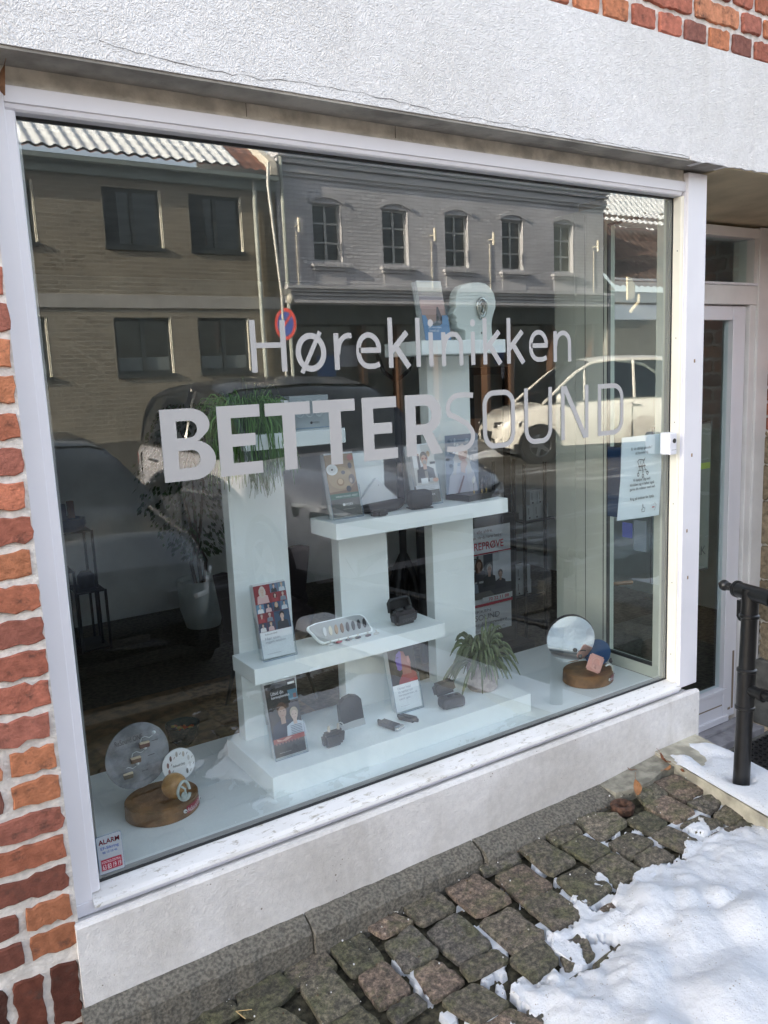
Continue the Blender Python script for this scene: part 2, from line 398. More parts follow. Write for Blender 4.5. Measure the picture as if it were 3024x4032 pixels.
def brickcol(dark=0.):
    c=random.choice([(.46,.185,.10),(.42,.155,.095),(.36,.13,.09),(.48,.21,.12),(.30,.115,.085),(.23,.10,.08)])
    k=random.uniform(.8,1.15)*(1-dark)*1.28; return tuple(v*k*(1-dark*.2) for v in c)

# --- brick pier left of the window
mb=MB(); mb.box(-2.6,-.066,-.082,.4,-.2,2.16); pier=mb.build('brick_pier',M['mortar'],bld)
mb=MB(); course=.0735; z=.234; row=0
while z<2.13:
    L=.232; x=-.070+random.uniform(-.002,.002); off=(0,.115,.0,.06)[row%4]; first=True
    x1=x
    while x1>-1.3:
        ln=(L-off if first and off else L) if random.random()>.16 else .112
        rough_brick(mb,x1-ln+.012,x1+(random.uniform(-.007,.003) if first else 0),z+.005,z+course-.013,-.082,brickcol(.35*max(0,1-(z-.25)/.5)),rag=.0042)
        x1-=ln+.004; first=False
    z+=course; row+=1
# soldier course above the ground
x1=-.079
while x1>-1.3:
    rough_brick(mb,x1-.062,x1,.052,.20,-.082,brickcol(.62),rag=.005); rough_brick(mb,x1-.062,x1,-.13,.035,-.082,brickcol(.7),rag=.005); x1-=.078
mb.build('brickwork',M['brick'],pier)

# --- white stucco band (lintel) and brick wall above
mb=MB(); mb.box(-2.6,5.2,-.125,.40,2.1765,2.534)
lint=mb.build('stucco_band',M['stucco'],bld)
# ragged plaster edge at the bottom right
mb=MB(); pts=[(2.06,2.174)]
x=2.06
while x<3.6: pts.append((x,2.174-random.uniform(0,.006))); x+=random.uniform(.012,.03)
pts+= [(3.6,2.186),(2.06,2.186)]
mb.prism([(a,-.1275,b) for a,b in pts],(0,.05,0)); mb.build('plaster_edge',M['stucco'],lint)
mb=MB()
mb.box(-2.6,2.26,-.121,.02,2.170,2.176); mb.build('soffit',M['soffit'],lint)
mb=MB(); mb.box(-2.6,2.154,-.030,.02,2.1315,2.1695); mb.box(-.60,2.154,-.034,-.0302,2.1318,2.137); mb.build('fascia',plain('pale_concrete',(.50,.47,.42),.9,var=.2,vscale=22,bump=.6,bscale=90),lint)
mb=MB(); mb.prism([(2.262,y,z) for y,z in [(-.119,2.168),(-.119,2.1755),(.56,2.1755),(.56,2.135),(.45,2.138)]],(2.9,0,0)); mb.build('entrance_soffit',M['soffit_beige'],lint)
# cracks
mk=plain('crack_dark',(.06,.05,.045),.9)
def crack(pts,y,r,name,parent,ax='y'):
    P=[]
    for (a,b),(c,d) in zip(pts,pts[1:]):
        n=max(2,int(math.hypot(c-a,d-b)/.02))
        for i in range(n):
            t=i/n; P.append((a+(c-a)*t+random.uniform(-.002,.002),b+(d-b)*t+random.uniform(-.003,.003)))
    P.append(pts[-1]); vs=[]; 
    for a,b in P:
        w=r*random.uniform(.35,1.3)
        vs+= [(a,y,b-w),(a,y,b+w)] if ax=='y' else [(a,b-w,y),(a,b+w,y)]
    mb=MB(); mb.add(vs,[(2*i,2*i+2,2*i+3,2*i+1) for i in range(len(P)-1)]); return mb.build(name,mk,parent)
crack([(.157,2.213),(.192,2.208),(.339,2.196),(.514,2.192),(.609,2.202),(.683,2.199),(.815,2.200),(1.029,2.187),(1.27,2.187),(1.543,2.183),(1.744,2.180),(2.083,2.183)],-.1262,.0006,'crack',lint)
crack([(.60,2.168),(.602,2.134)],-.0305,.0005,'crack',lint) if 0 else None
for cx_ in (.52,.95): mb=MB(); mb.box(cx_,cx_+.0012,-.0306,-.030,2.137,2.169); mb.build('crack',mk,lint)
# dead leaf hanging from the soffit is a thing of its own (below)
mb=MB(); mb.box(-2.6,5.2,-.108,.4,2.534,7.2); up=mb.build('upper_wall',M['mortar'],bld)
mb=MB(); z=2.534; row=0
while z<3.2:
    x=.9+(.06 if row%2 else 0)
    while x<4.2:
        ln=.114 if row%2==0 else (.238 if random.random()>.25 else .114)
        rough_brick(mb,x+.005,x+ln-.005,z+.008,z+course-.006,-.108,brickcol(),rag=.003,depth=.010); x+=ln+.012
    z+=.0765; row+=1
mb.build('brickwork',M['brick'],up)
mb=MB(); mb.prism([(-2.6,-.5,7.201),(-2.6,4.4,10.2),(-2.6,9.3,7.201)],(8.0,0,0)); mb.build('roof',plain('red_roof_tiles',(.28,.10,.06),.8,var=.3,vscale=20),bld)
mb=MB(); mb.box(-2.6,-2.4,.4,9,-.4,7.2); mb.box(5.2,5.4,-.2,9,-.4,7.2); mb.box(-2.6,5.4,8.8,9,-.4,7.2); mb.build('outer_wall',M['room_wall'],bld)

nb=thing('added_shade_building','unseen red brick row building added at the left to keep the sun off the pavement','building',(-20,4,0))  # added out of view so its shadow covers the near pavement and snow
mb=MB(); mb.box(-60,-2.95,-.2,9,-.4,8.4); mb.build('wall',plain('shade_building_brick',(.28,.10,.07),.9,var=.2,vscale=5),nb)
mb=MB(); mb.prism([(-60,-.5,8.4),(-60,4.4,11.6),(-60,9.3,8.4)],(57,0,0)); mb.build('roof',plain('shade_building_roof',(.28,.10,.06),.8,var=.3,vscale=20),nb)
# --- base below the window
mb=MB(); mb.extr_x([(-.10,-.30),(-.10,.280),(-.094,.287),(-.084,.288),(-.04,.266),(.04,.264),(.04,-.30)],-.0755,2.208); base=mb.build('stucco_base',M['base'],bld)
mb=MB()
segs=[(-.085,.50,-.150),(.504,1.085,-.160),(1.092,1.66,-.180)]
for a,b,yy in segs:
    n=24
    for i in range(n):
        xa=a+(b-a)*i/n; xb=a+(b-a)*(i+1)/n
        za=-.06+.07*xa; zb=-.06+.07*xb; j=lambda x:(noise.noise(Vector((x*30,yy*9,0)))*.005)
        P=lambda x,z0:[(x,yy-.004+j(x),z0-.06),(x,yy+j(x),.046+j(x+3)),(x,yy+.014+j(x),.064+j(x+5)),(x,-.1002,.079+j(x+7)*.6),(x,-.1002,z0-.06)]
        A=P(xa,za);B=P(xb,zb); mb.add(A+B,[(k,k+1,6+k if k<4 else 5,5+k) for k in range(4)],(1,1,1))
        if i==0: mb.add(A,[(0,1,2,3,4)])
        if i==n-1: mb.add(B,[(0,1,2,3,4)])
mb.build('granite_plinth',M['granite'],base)
# mortar fillet at the corner near the step
mb=MB(); pts=[(1.66,-.10),(1.66,-.175),(1.72,-.195),(1.80,-.205),(1.88,-.19),(1.955,-.20),(1.96,-.10)]
mb.prism([(x,y,-.06+.07*x+.022) for x,y in pts],(0,0,-.06)); mb.build('mortar_fillet',plain('grey_mortar_patch',(.24,.23,.19),.95,var=.3,vscale=25,bump=.8,bscale=120),base)

# --- the display window
mb=MB()
mb.box(-.062,-.021,-.04,.03,.302,2.13,bev=.002); mb.box(-.0215,2.1665,-.0405,.03,2.097,2.1305,bev=.002)
mb.box(2.150,2.1665,-.0403,.03,.302,2.0965,bev=.002); mb.box(-.0605,2.1655,-.0415,.03,.269,.302,bev=.002)
win=mb.build('shop_window',M['white_frame'],bld)
mb=MB()   # glazing beads with a soft arris
pl=[(-.021,-.037),(-.004,-.035),(0,-.030),(0,.0),(-.021,.0)]
mb.prism([(x,y,.3185) for x,y in pl],(0,0,1.764)); 
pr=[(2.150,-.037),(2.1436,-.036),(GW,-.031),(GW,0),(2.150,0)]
mb.prism([(.0,y,z) for y,z in [(-.0365,2.097),(-.0345,2.087),(-.030,2.083),(0,2.083),(0,2.097)]],(GW,0,0)); 
mb.prism([(-.020,y,z) for y,z in [(-.0365,2.0965),(-.0345,2.088),(-.030,2.084),(0,2.084),(0,2.0965)]],(.020,0,0)); 
mb.build('glazing_bead',M['white_frame'],win)
mb=MB(); mb.prism([(x,y,.312) for x,y in pr],(0,0,1.771)); mb.build('glazing_bead',plain('glow_tinted_bead',(.90,.87,.76),.4,var=.03),win)  # right bead only: glow of warm bounced light painted in as a cream colour
mb=MB(); mb.prism([(-.0225,y,z) for y,z in [(.0,.3165),(-.012,.3150),(-.050,.306),(-.060,.300),(-.0615,.291),(-.056,.289),(-.0405,.300),(0,.300)]],(2.1725,0,0)); mb.build('sill',M['sill'],win)
mb=MB()
mb.box(0,GW,-.002,.003,2.077,2.083); mb.box(0,GW,-.002,.003,.3166,.3225); mb.box(0,.003,-.002,.003,.322,2.077); mb.box(GW-.003,GW,-.002,.003,.322,2.077)
mb.build('gasket',M['gasket'],win)
mb=MB(); mb.box(.002,GW-.002,.006,.018,2.079,2.083); mb.box(.002,GW-.002,.006,.018,.3168,.326); mb.box(.002,.012,.006,.018,.326,2.071); mb.box(GW-.012,GW-.002,.006,.018,.326,2.071)
mb.build('spacer_bar',plain('aluminium_spacer',(.35,.36,.37),.4,metal=.7),win)
mb=MB(); mb.add([(0,0,GZ0),(GW,0,GZ0),(GW,0,GZ1),(0,0,GZ1)],[(0,1,2,3)]); mb.build('glass_pane',M['glass'],win)
mb=MB(); mb.box(2.1545,2.257,-.051,.03,.289,2.160,bev=.003); mb.build('mullion',M['white_frame'],bld)
chipm=plain('paint_chip',(.30,.20,.13),.8)
for px,pz in [(2.18,.9),(2.20,1.18),(2.19,.72),(2.205,1.52)]: mb=MB(); mb.box(px-.003,px+.003,-.0525,-.05,pz-.007,pz+.005); mb.build('paint_chip',chipm,win)
for pz in (1.9,1.6,1.3,1.0,.7,.42): mb=MB(); mb.box(2.1392,2.1402,-.022,-.0190,pz,pz+.004); mb.build('screw_hole',M['darkgrey'],win)

# --- lettering on the glass
YL=-.0012
class Letters:
    def __init__(s): s.mb=MB(); s.k=0
    def add(s,vs,fs): s.mb.add([(x,YL-.00012*(s.k%3),z) for x,z in vs],fs); s.k+=1
    def rect(s,x0,x1,z0,z1): s.add([(x0,z0),(x1,z0),(x1,z1),(x0,z1)],[(0,1,2,3)])
    def stroke(s,p,w,c=False): s.add(*stroke2d(p,w,c))
    def glyph(s,ch,x0,x1,z0,z1,off=0.):
        vs,fs,(a0,a1,b0,b1)=glyphs(ch,off)
        s.add([(x0+(x-a0)/(a1-a0)*(x1-x0),z0+(y-b0)/(b1-b0)*(z1-z0)) for x,y in vs],fs)
def arc(cx,cz,rx,rz,a0,a1,n=14): return [(cx+rx*math.cos(R(a0+(a1-a0)*i/n)),cz+rz*math.sin(R(a0+(a1-a0)*i/n))) for i in range(n+1)]
T,Bz=1.455,1.279
L=Letters()
outer=[(.255,Bz),(.326,Bz)]+arc(.330,1.328,.059,.049,-90,75,14)[1:]+[(.350,1.376)]+arc(.325,1.415,.054,.040,-40,90,12)[1:]+[(.255,T)]
h1=[(.294,1.310),(.328,1.310)]+arc(.328,1.3315,.021,.0215,-90,90,10)[1:-1]+[(.328,1.353),(.294,1.353)]
h2=[(.294,1.384),(.326,1.384)]+arc(.326,1.4045,.020,.0205,-90,90,10)[1:-1]+[(.326,1.425),(.294,1.425)]
L.add(*shape2d([outer,h1,h2]))
def letE(x0,x1,xm):
    w=.0365; L.add([(x0,Bz),(x1,Bz),(x1,1.310),(x0+w,1.310),(x0+w,1.352),(xm,1.352),(xm,1.383),(x0+w,1.383),(x0+w,1.424),(x1,1.424),(x1,T),(x0,T)],[(0,1,2,3),(0,3,4,7,8,11),(4,5,6,7),(8,9,10,11)])
def letT(x0,x1,xs): L.add([(x0,T),(x0,1.4225),(xs,1.4225),(xs,Bz),(xs+.037,Bz),(xs+.037,1.4225),(x1,1.4225),(x1,T)],[(0,1,2,5,6,7),(2,3,4,5)])
letE(.399,.5155,.500); letT(.530,.661,.5785); letT(.670,.8005,.718); letE(.823,.938,.921)
outer=[(.968,Bz),(1.0045,Bz),(1.0045,1.339),(1.028,1.339),(1.058,Bz),(1.0985,Bz),(1.062,1.346)]+arc(1.040,1.398,.057,.057,-55,90,14)[0:]+[(.968,T)]
L.add(*shape2d([outer,[(1.0045,1.369),(1.036,1.369)]+arc(1.036,1.396,.025,.027,-90,90,10)[1:-1]+[(1.036,1.423),(1.0045,1.423)]]))
w=.0160
L.stroke([(1.219,1.4435),(1.19,1.4465)]+arc(1.165,1.408,.043,.0385,88,205,12)+[(1.150,1.382),(1.196,1.358)]+arc(1.174,1.322,.0415,.036,42,-92,12)+[(1.145,1.286),(1.115,1.289)],w)
L.stroke([(1.263+.0,1.400)]+arc(1.299,1.408,.036,.039,170,90,6)+arc(1.343,1.408,.036,.039,90,10,6)+arc(1.343,1.326,.036,.042,-10,-90,6)+arc(1.299,1.326,.036,.042,-90,-170,6),w,True)
L.stroke([(1.434,T),(1.434,1.325)]+arc(1.470,1.323,.036,.0385,190,270,6)+arc(1.503,1.323,.036,.0385,270,350,6)+[(1.539,1.325),(1.539,T)],w)
L.rect(1.588,1.604,Bz,T); L.rect(1.699,1.715,Bz,T); L.stroke([(1.6045-.002,T-.002),(1.6985+.002,Bz+.002)],.0185)
L.stroke([(1.769,Bz+.008),(1.769,T-.008),(1.820,T-.008)]+arc(1.838,1.405,.042,.042,80,0,7)+arc(1.838,1.329,.042,.042,0,-80,7)+[(1.820,Bz+.008)],w,True)
# small word above
hb,ht=1.534,1.672
L.rect(.503,.5185,1.535,1.665); L.rect(.587,.6025,1.535,1.665); L.rect(.5185,.587,1.5955,1.609)
L.stroke(arc(.6745,1.582,.038,.043,0,345,22),.0155,True); L.stroke([(.645,1.529),(.704,1.635)],.0125)
L.rect(.7445,.760,1.534,1.631); L.stroke([(.7555,1.575)]+arc(.792,1.585,.034,.0395,165,82,8)+[(.801,1.6245)],.014)
L.stroke([(.823,1.584),(.887,1.584)]+arc(.8545,1.586,.0335,.0395,8,180,12)+arc(.8545,1.578,.0335,.0375,185,275,8)+[(.872,1.5405),(.889,1.546)],.0145)
def letk(x0): L.rect(x0,x0+.0155,hb,ht); L.stroke([(x0+.008,1.577),(x0+.064,1.632)],.0165); L.stroke([(x0+.025,1.592),(x0+.069,hb)],.0175)
letk(.9195); L.rect(1.0140,1.0295,hb,ht); 
def leti(x): L.rect(x,x+.0155,hb,1.631); L.add([(x+.0078+.0095*math.cos(t*.35),1.6575+.0105*math.sin(t*.35)) for t in range(18)],[list(range(18))])
def letn(x): L.rect(x,x+.0150,hb,1.631); L.stroke([(x+.010,1.585)]+arc(x+.042,1.588,.032,.0375,168,90,6)+arc(x+.044,1.592,.0285,.0335,90,5,6)+[(x+.0725,hb)],.0148)
leti(1.0595); letn(1.1055); leti(1.2155); letk(1.2625); letk(1.3575)
L.stroke([(1.459,1.587),(1.523,1.587)]+arc(1.4905,1.589,.0335,.0395,8,180,12)+arc(1.4905,1.581,.0335,.0375,185,275,8)+[(1.508,1.5435),(1.525,1.549)],.0145)
letn(1.5555)
L.mb.build('window_lettering',M['vinyl'],win,fix=False)

# --- side pane between display and entrance, seen through the window
side=thing('side_window','white framed side window of the display, next to the entrance door','window',(2.17,.3,.3))
mb=MB(); mb.box(2.145,2.19,.031,.070,.30,2.12); mb.box(2.145,2.19,.305,.470,.30,2.12); mb.box(2.145,2.19,.4725,.585,.30,2.12)
mb.box(2.145,2.19,.0703,.3047,.30,.345); mb.box(2.145,2.19,.0703,.3047,2.05,2.12)
mb.build('frame',plain('cream_inner_frame',(.60,.62,.54),.45,var=.04),side)
mb=MB(); mb.box(2.1435,2.1449,.318,.321,.32,2.1); mb.box(2.1435,2.1449,.415,.417,.32,2.1); mb.box(2.146,2.160,.0705,.3045,.3455,.356); mb.box(2.146,2.160,.0705,.3045,2.042,2.0495); mb.box(2.146,2.160,.298,.3045,.357,2.041); mb.build('gasket',M['gasket'],side)
mb=MB(); mb.add([(2.167,.0703,.345),(2.167,.3047,.345),(2.167,.3047,2.05),(2.167,.0703,2.05)],[(0,1,2,3)]); mb.build('glass_pane',M['glass2'],side)

# --- entrance: door, transom, right-hand wall
DX0,DX1=2.30,3.30
mb=MB(); mb.box(3.352,3.449,.44,.56,-.37,2.131,bev=.003); mb.box(2.20,3.3515,.443,.56,2.078,2.123,bev=.003); mb.box(2.20,3.3515,.446,.56,1.775,1.862,bev=.003)
mb.box(2.20,2.297,.45,.56,-.37,1.774); mb.box(3.305,3.3515,.452,.56,-.37,1.7745,bev=.003); mb.box(3.322,3.3515,.449,.56,1.8625,2.0775)
door=mb.build('entrance_door',M['white_warm'],bld)
mb=MB(); mb.box(2.20,3.34,.436,.45,1.8625,1.874,bev=.003); mb.build('glazing_bead',M['white_frame'],door)
mb=MB(); mb.add([(2.2,.49,1.862),(3.33,.49,1.862),(3.33,.49,2.078),(2.2,.49,2.078)],[(0,1,2,3)]); mb.build('transom_pane',M['glass2'],door)
mb=MB(); mb.box(2.305,2.352,.47,.52,-.30,1.77,bev=.003); mb.box(3.20,3.298,.47,.52,-.30,1.77,bev=.003); mb.box(2.3525,3.1995,.47,.52,1.705,1.77,bev=.003); mb.box(2.3525,3.1995,.47,.52,-.30,-.135,bev=.003)
mb.box(2.3525,3.215,.462,.4715,-.155,-.136,bev=.002); mb.box(2.3525,3.235,.458,.475,-.315,-.285,bev=.002); mb.box(3.193,3.2235,.464,.4695,-.13,1.72,bev=.002)
leaf=mb.build('door_leaf',M['white_frame'],door)
mb=MB(); mb.box(2.353,3.19,.4685,.4698,-.226,-.220); mb.box(3.268,3.283,.4685,.4698,-.26,.05); mb.box(3.24,3.26,.4685,.4698,-.262,-.25); mb.build('paint_chip',plain('worn_paint',(.26,.20,.15),.9),door)
mb=MB(); mb.add([(2.352,.495,-.135),(3.20,.495,-.135),(3.20,.495,1.705),(2.352,.495,1.705)],[(0,1,2,3)]); mb.build('door_pane',M['glass2'],door)
mb=MB(); mb.box(2.315,2.335,.462,.470,.30,.78,bev=.003); mb.tube([(2.326,.462,.58),(2.326,.425,.58),(2.34,.418,.578),(2.435,.418,.568)],[.008,.008,.009,.010],10); mb.build('door_handle',plain('brown_metal_handle',(.22,.13,.07),.4,metal=.4),door)
mb=MB(); mb.box(2.2,3.35,.33,.455,-.372,-.335,bev=.004); mb.box(2.2,3.35,.42,.47,-.3345,-.318,bev=.003); mb.build('threshold',plain('grey_threshold',(.33,.32,.34),.6,var=.15,vscale=20),door)
# right wall of the entrance
mb=MB(); mb.box(3.460,5.2,-.105,.56,-.45,2.135); rw=mb.build('entrance_wall',M['mortar'],bld)
mb=MB(); z=1.16; row=0
while z<2.1:
    y=-.215+(.06 if row%2 else 0)
    while y<.44:
        rough_brick(mb,max(y,-.10)+.005,min(y+.215,.45),z+.006,z+course-.008,3.460,brickcol(.1),axis='x',sgn=-1,rag=.004); y+=.228
    z+=course; row+=1
mb.build('brickwork',M['brick'],rw)
mb=MB(); z=-.02; random.seed(5)
while z<1.15:
    h=random.uniform(.13,.24); y=-.10
    while y<.44:
        w_=random.uniform(.15,.3); k=random.uniform(.7,1.2)
        rough_brick(mb,y+.008,min(y+w_,.452),z+.008,min(z+h,1.158),3.460,(.30*k,.235*k,.16*k),axis='x',sgn=-1,rag=.008,depth=.02); y+=w_+.006
    z+=h+.004
mb.build('rubble_stone',attrmat('rubble_stone',.9,45,.5,1.,70,.012,.2),rw)
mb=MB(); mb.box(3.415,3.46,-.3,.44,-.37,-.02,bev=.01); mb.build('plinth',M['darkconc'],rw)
for m_ in (): pass
# display of a brochure inside the door
t=thing('door_poster','pale poster with dark print hanging inside the entrance door glass','poster',(3.0,.53,.6))
p=Pr((2.72,.535,.50),(1,0,0),(0,0,1)); g_=(.20,.205,.185)
p.rect(0,.42,0,.72,g_); p.rect(.12,.42,.50,.53,(.35,.42,.08)); p.text('PHONAK',.13,.40,.07,.115,(.04,.04,.05)); p.text('life is on',.27,.37,.03,.05,(.2,.2,.2)); p.text('Tilbehør',.02,.2,.635,.665,(.15,.15,.15)); p.text('Oplev mere af livet',.03,.28,.30,.325,(.2,.2,.2))
for i in range(4): p.rect(.04,.22,.40+.02*i,.405+.02*i,(.3,.3,.3),False)
p.mb.build('print',M['print'],t,fix=False)
mb=MB(); mb.box(2.715,3.145,.5362,.545,.49,1.23); mb.build('backing_board',M['darkgrey'],t)

# ================================================================ ground, snow, steps
def gz(x,y):
    xc=min(max(x,-.6),2.3); return -.06+.07*xc-.05*max(0,-y-.15)
ROADZ=-.20; KERB=-2.05
def sheet(name,x0,x1,y0,y1,nx,ny,f,mat,kind='structure'):
    vs=[];fs=[]
    for j in range(ny+1):
        for i in range(nx+1):
            x=x0+(x1-x0)*i/nx;y=y0+(y1-y0)*j/ny; vs.append((x,y,f(x,y)))
    fs=[(j*(nx+1)+i,j*(nx+1)+i+1,(j+1)*(nx+1)+i+1,(j+1)*(nx+1)+i) for j in range(ny) for i in range(nx)]
    mb=MB(); mb.add(vs,fs,(1,1,1),True); o=mb.build(name,mat); return tag(o,kind=kind)
def asphalt():
    m,nt,b=newmat('asphalt_with_slush'); v=coords(nt)
    mp=N(nt,'ShaderNodeMapping'); nt.links.new(v,mp.inputs['Vector']); mp.inputs['Scale'].default_value=(.35,1.9,1)
    n=N(nt,'ShaderNodeTexNoise',Scale=1.3,Detail=9.,Roughness=.72,Distortion=.4); nt.links.new(mp.outputs[0],n.inputs['Vector'])
    n2=N(nt,'ShaderNodeTexNoise',Scale=90.,Detail=3.); nt.links.new(v,n2.inputs['Vector'])
    base=ramp(nt,n2.outputs[0],[(.3,(.045,.042,.038)),(.7,(.085,.08,.072))])
    f=ramp(nt,n.outputs[0],[(.55,(0,0,0)),(.68,(1,1,1))])
    nt.links.new(mixc(nt,f,base,(.52,.53,.55)),b.inputs['Base Color']); b.inputs['Roughness'].default_value=.75; return m
sheet('ground',-300,300,-300,-.0,60,60,lambda x,y:ROADZ-.25,plain('far_ground',(.12,.11,.10),.9))
mb=MB(); mb.box(-120,120,-11.1,KERB,ROADZ-.2,ROADZ); tag(mb.build('road',asphalt()),kind='structure')
mb=MB(); mb.box(-60,60,-13.2,-11.12,ROADZ-.2,ROADZ+.11); tag(mb.build('far_pavement',plain('far_paving',(.20,.19,.175),.9,var=.3,vscale=4)),kind='structure')
mb=MB(); mb.box(-60,60,KERB+.0,KERB+.14,ROADZ-.2,-.055,bev=.012); tag(mb.build('kerb',M['granite']),kind='structure')
dirt=plain('mossy_joint_dirt',(.055,.05,.032),.95,var=.6,vscale=50,bump=1.,bscale=120)
def pavef(x,y): return gz(x,y)-.016+noise.noise(Vector((x*16,y*16,2)))*.004
sheet('pavement',-3.5,2.02,KERB+.13,-.06,300,110,pavef,dirt)
mb=MB(); mb.box(-60,-3.5,KERB+.14,-.06,-.3,-.12); mb.box(3.9,60,KERB+.14,-.06,-.3,-.06); tag(mb.build('pavement_flags',plain('paving_flags',(.17,.16,.15),.9,var=.3,vscale=6)),kind='structure')

STONES=[[[1.824,-0.205],[1.912,-0.228],[1.91,-0.335],[1.809,-0.33]],[[1.808,-0.35],[1.894,-0.362],[1.912,-0.411],[1.819,-0.429]],[[1.819,-0.442],[1.896,-0.435],[1.903,-0.507],[1.817,-0.506]],[[1.719,-0.207],[1.813,-0.214],[1.801,-0.276],[1.693,-0.272]],[[1.683,-0.28],[1.785,-0.279],[1.787,-0.391],[1.697,-0.393]],[[1.698,-0.405],[1.789,-0.416],[1.81,-0.481],[1.711,-0.473]],[[1.589,-0.283],[1.671,-0.29],[1.675,-0.37],[1.584,-0.38]],[[1.582,-0.386],[1.66,-0.386],[1.672,-0.488],[1.599,-0.489]],[[1.461,-0.178],[1.531,-0.187],[1.586,-0.238],[1.572,-0.293],[1.445,-0.3]],[[1.454,-0.325],[1.548,-0.328],[1.565,-0.408],[1.448,-0.412]],[[1.463,-0.417],[1.55,-0.425],[1.559,-0.492],[1.452,-0.487]],[[1.332,-0.166],[1.423,-0.178],[1.435,-0.235],[1.328,-0.237]],[[1.328,-0.251],[1.423,-0.248],[1.438,-0.348],[1.342,-0.353]],[[1.33,-0.364],[1.428,-0.368],[1.434,-0.481],[1.332,-0.469]],[[1.219,-0.17],[1.306,-0.182],[1.319,-0.314],[1.21,-0.32]],[[1.076,-0.159],[1.198,-0.182],[1.183,-0.218],[1.058,-0.204]],[[1.209,-0.345],[1.307,-0.358],[1.308,-0.468],[1.194,-0.473]],[[1.076,-0.225],[1.178,-0.235],[1.185,-0.351],[1.07,-0.357]],[[0.932,-0.174],[1.04,-0.183],[1.044,-0.33],[0.929,-0.317]],[[1.061,-0.362],[1.169,-0.376],[1.168,-0.487],[1.066,-0.489]],[[0.793,-0.154],[0.905,-0.165],[0.911,-0.243],[0.792,-0.245]],[[0.921,-0.336],[1.027,-0.346],[1.026,-0.484],[0.922,-0.477]],[[0.789,-0.271],[0.895,-0.265],[0.896,-0.419],[0.789,-0.41]],[[0.667,-0.153],[0.756,-0.154],[0.779,-0.219],[0.682,-0.219]],[[0.671,-0.242],[0.767,-0.231],[0.767,-0.353],[0.666,-0.348]],[[0.784,-0.426],[0.893,-0.436],[0.895,-0.488],[0.775,-0.48]],[[0.898,-0.485],[1.016,-0.492],[0.994,-0.565],[0.901,-0.578]],[[0.678,-0.367],[0.748,-0.368],[0.768,-0.46],[0.666,-0.468]],[[0.556,-0.291],[0.637,-0.287],[0.643,-0.401],[0.548,-0.402]],[[0.558,-0.419],[0.64,-0.421],[0.645,-0.468],[0.556,-0.472]],[[0.678,-0.486],[0.779,-0.488],[0.808,-0.586],[0.708,-0.584]],[[1.037,-0.518],[1.116,-0.539],[1.08,-0.612],[0.991,-0.601]],[[0.699,-0.594],[0.801,-0.598],[0.833,-0.688],[0.739,-0.679]],[[0.41,-0.149],[0.526,-0.149],[0.53,-0.223],[0.409,-0.219]],[[0.549,-0.146],[0.646,-0.158],[0.64,-0.279],[0.544,-0.277]],[[0.279,-0.155],[0.393,-0.15],[0.401,-0.227],[0.301,-0.247],[0.264,-0.205]],[[0.419,-0.231],[0.51,-0.227],[0.52,-0.355],[0.415,-0.359]],[[0.16,-0.128],[0.261,-0.155],[0.258,-0.205],[0.179,-0.204]],[[0.258,-0.247],[0.346,-0.247],[0.38,-0.341],[0.29,-0.336]],[[0.163,-0.215],[0.238,-0.223],[0.263,-0.316],[0.181,-0.315]],[[0.409,-0.371],[0.512,-0.375],[0.519,-0.447],[0.437,-0.464]]]
def cobblemat():
    m,nt,b=newmat('cobble_granite'); v=coords(nt); a=nt.nodes.new('ShaderNodeAttribute'); a.attribute_name='Col'
    n=N(nt,'ShaderNodeTexNoise',Scale=70.,Detail=10.,Roughness=.8); nt.links.new(v,n.inputs['Vector'])
    c=mixc(nt,1.,a.outputs['Color'],ramp(nt,n.outputs[0],[(.38,(.30,.30,.30)),(.5,(1,1,1)),(.62,(2.5,2.4,2.25))]),'MULTIPLY')
    n2=N(nt,'ShaderNodeTexNoise',Scale=13.,Detail=9.,Roughness=.75,Distortion=.5); nt.links.new(v,n2.inputs['Vector'])
    c=mixc(nt,ramp(nt,n2.outputs[0],[(.47,(0,0,0)),(.60,(.68,.68,.68))]),c,mixc(nt,1.,(.085,.088,.042),ramp(nt,n.outputs[0],[(.38,(.35,.35,.35)),(.62,(2.1,2.1,2.1))]),'MULTIPLY'))
    n3=N(nt,'ShaderNodeTexNoise',Scale=26.,Detail=9.,Roughness=.8,Distortion=1.2); nt.links.new(v,n3.inputs['Vector'])
    c=mixc(nt,ramp(nt,n3.outputs[0],[(.60,(0,0,0)),(.68,(.6,.6,.6))]),c,(.30,.26,.20))
    nt.links.new(c,b.inputs['Base Color']); b.inputs['Roughness'].default_value=.72
    ad=N(nt,'ShaderNodeMath',operation='MULTIPLY_ADD'); nt.links.new(n3.outputs[0],ad.inputs[0]); ad.inputs[1].default_value=1.6; nt.links.new(n.outputs[0],ad.inputs[2])
    bp=N(nt,'ShaderNodeBump',Strength=.9,Distance=.007); nt.links.new(ad.outputs[0],bp.inputs['Height']); nt.links.new(bp.outputs[0],b.inputs['Normal']); return m
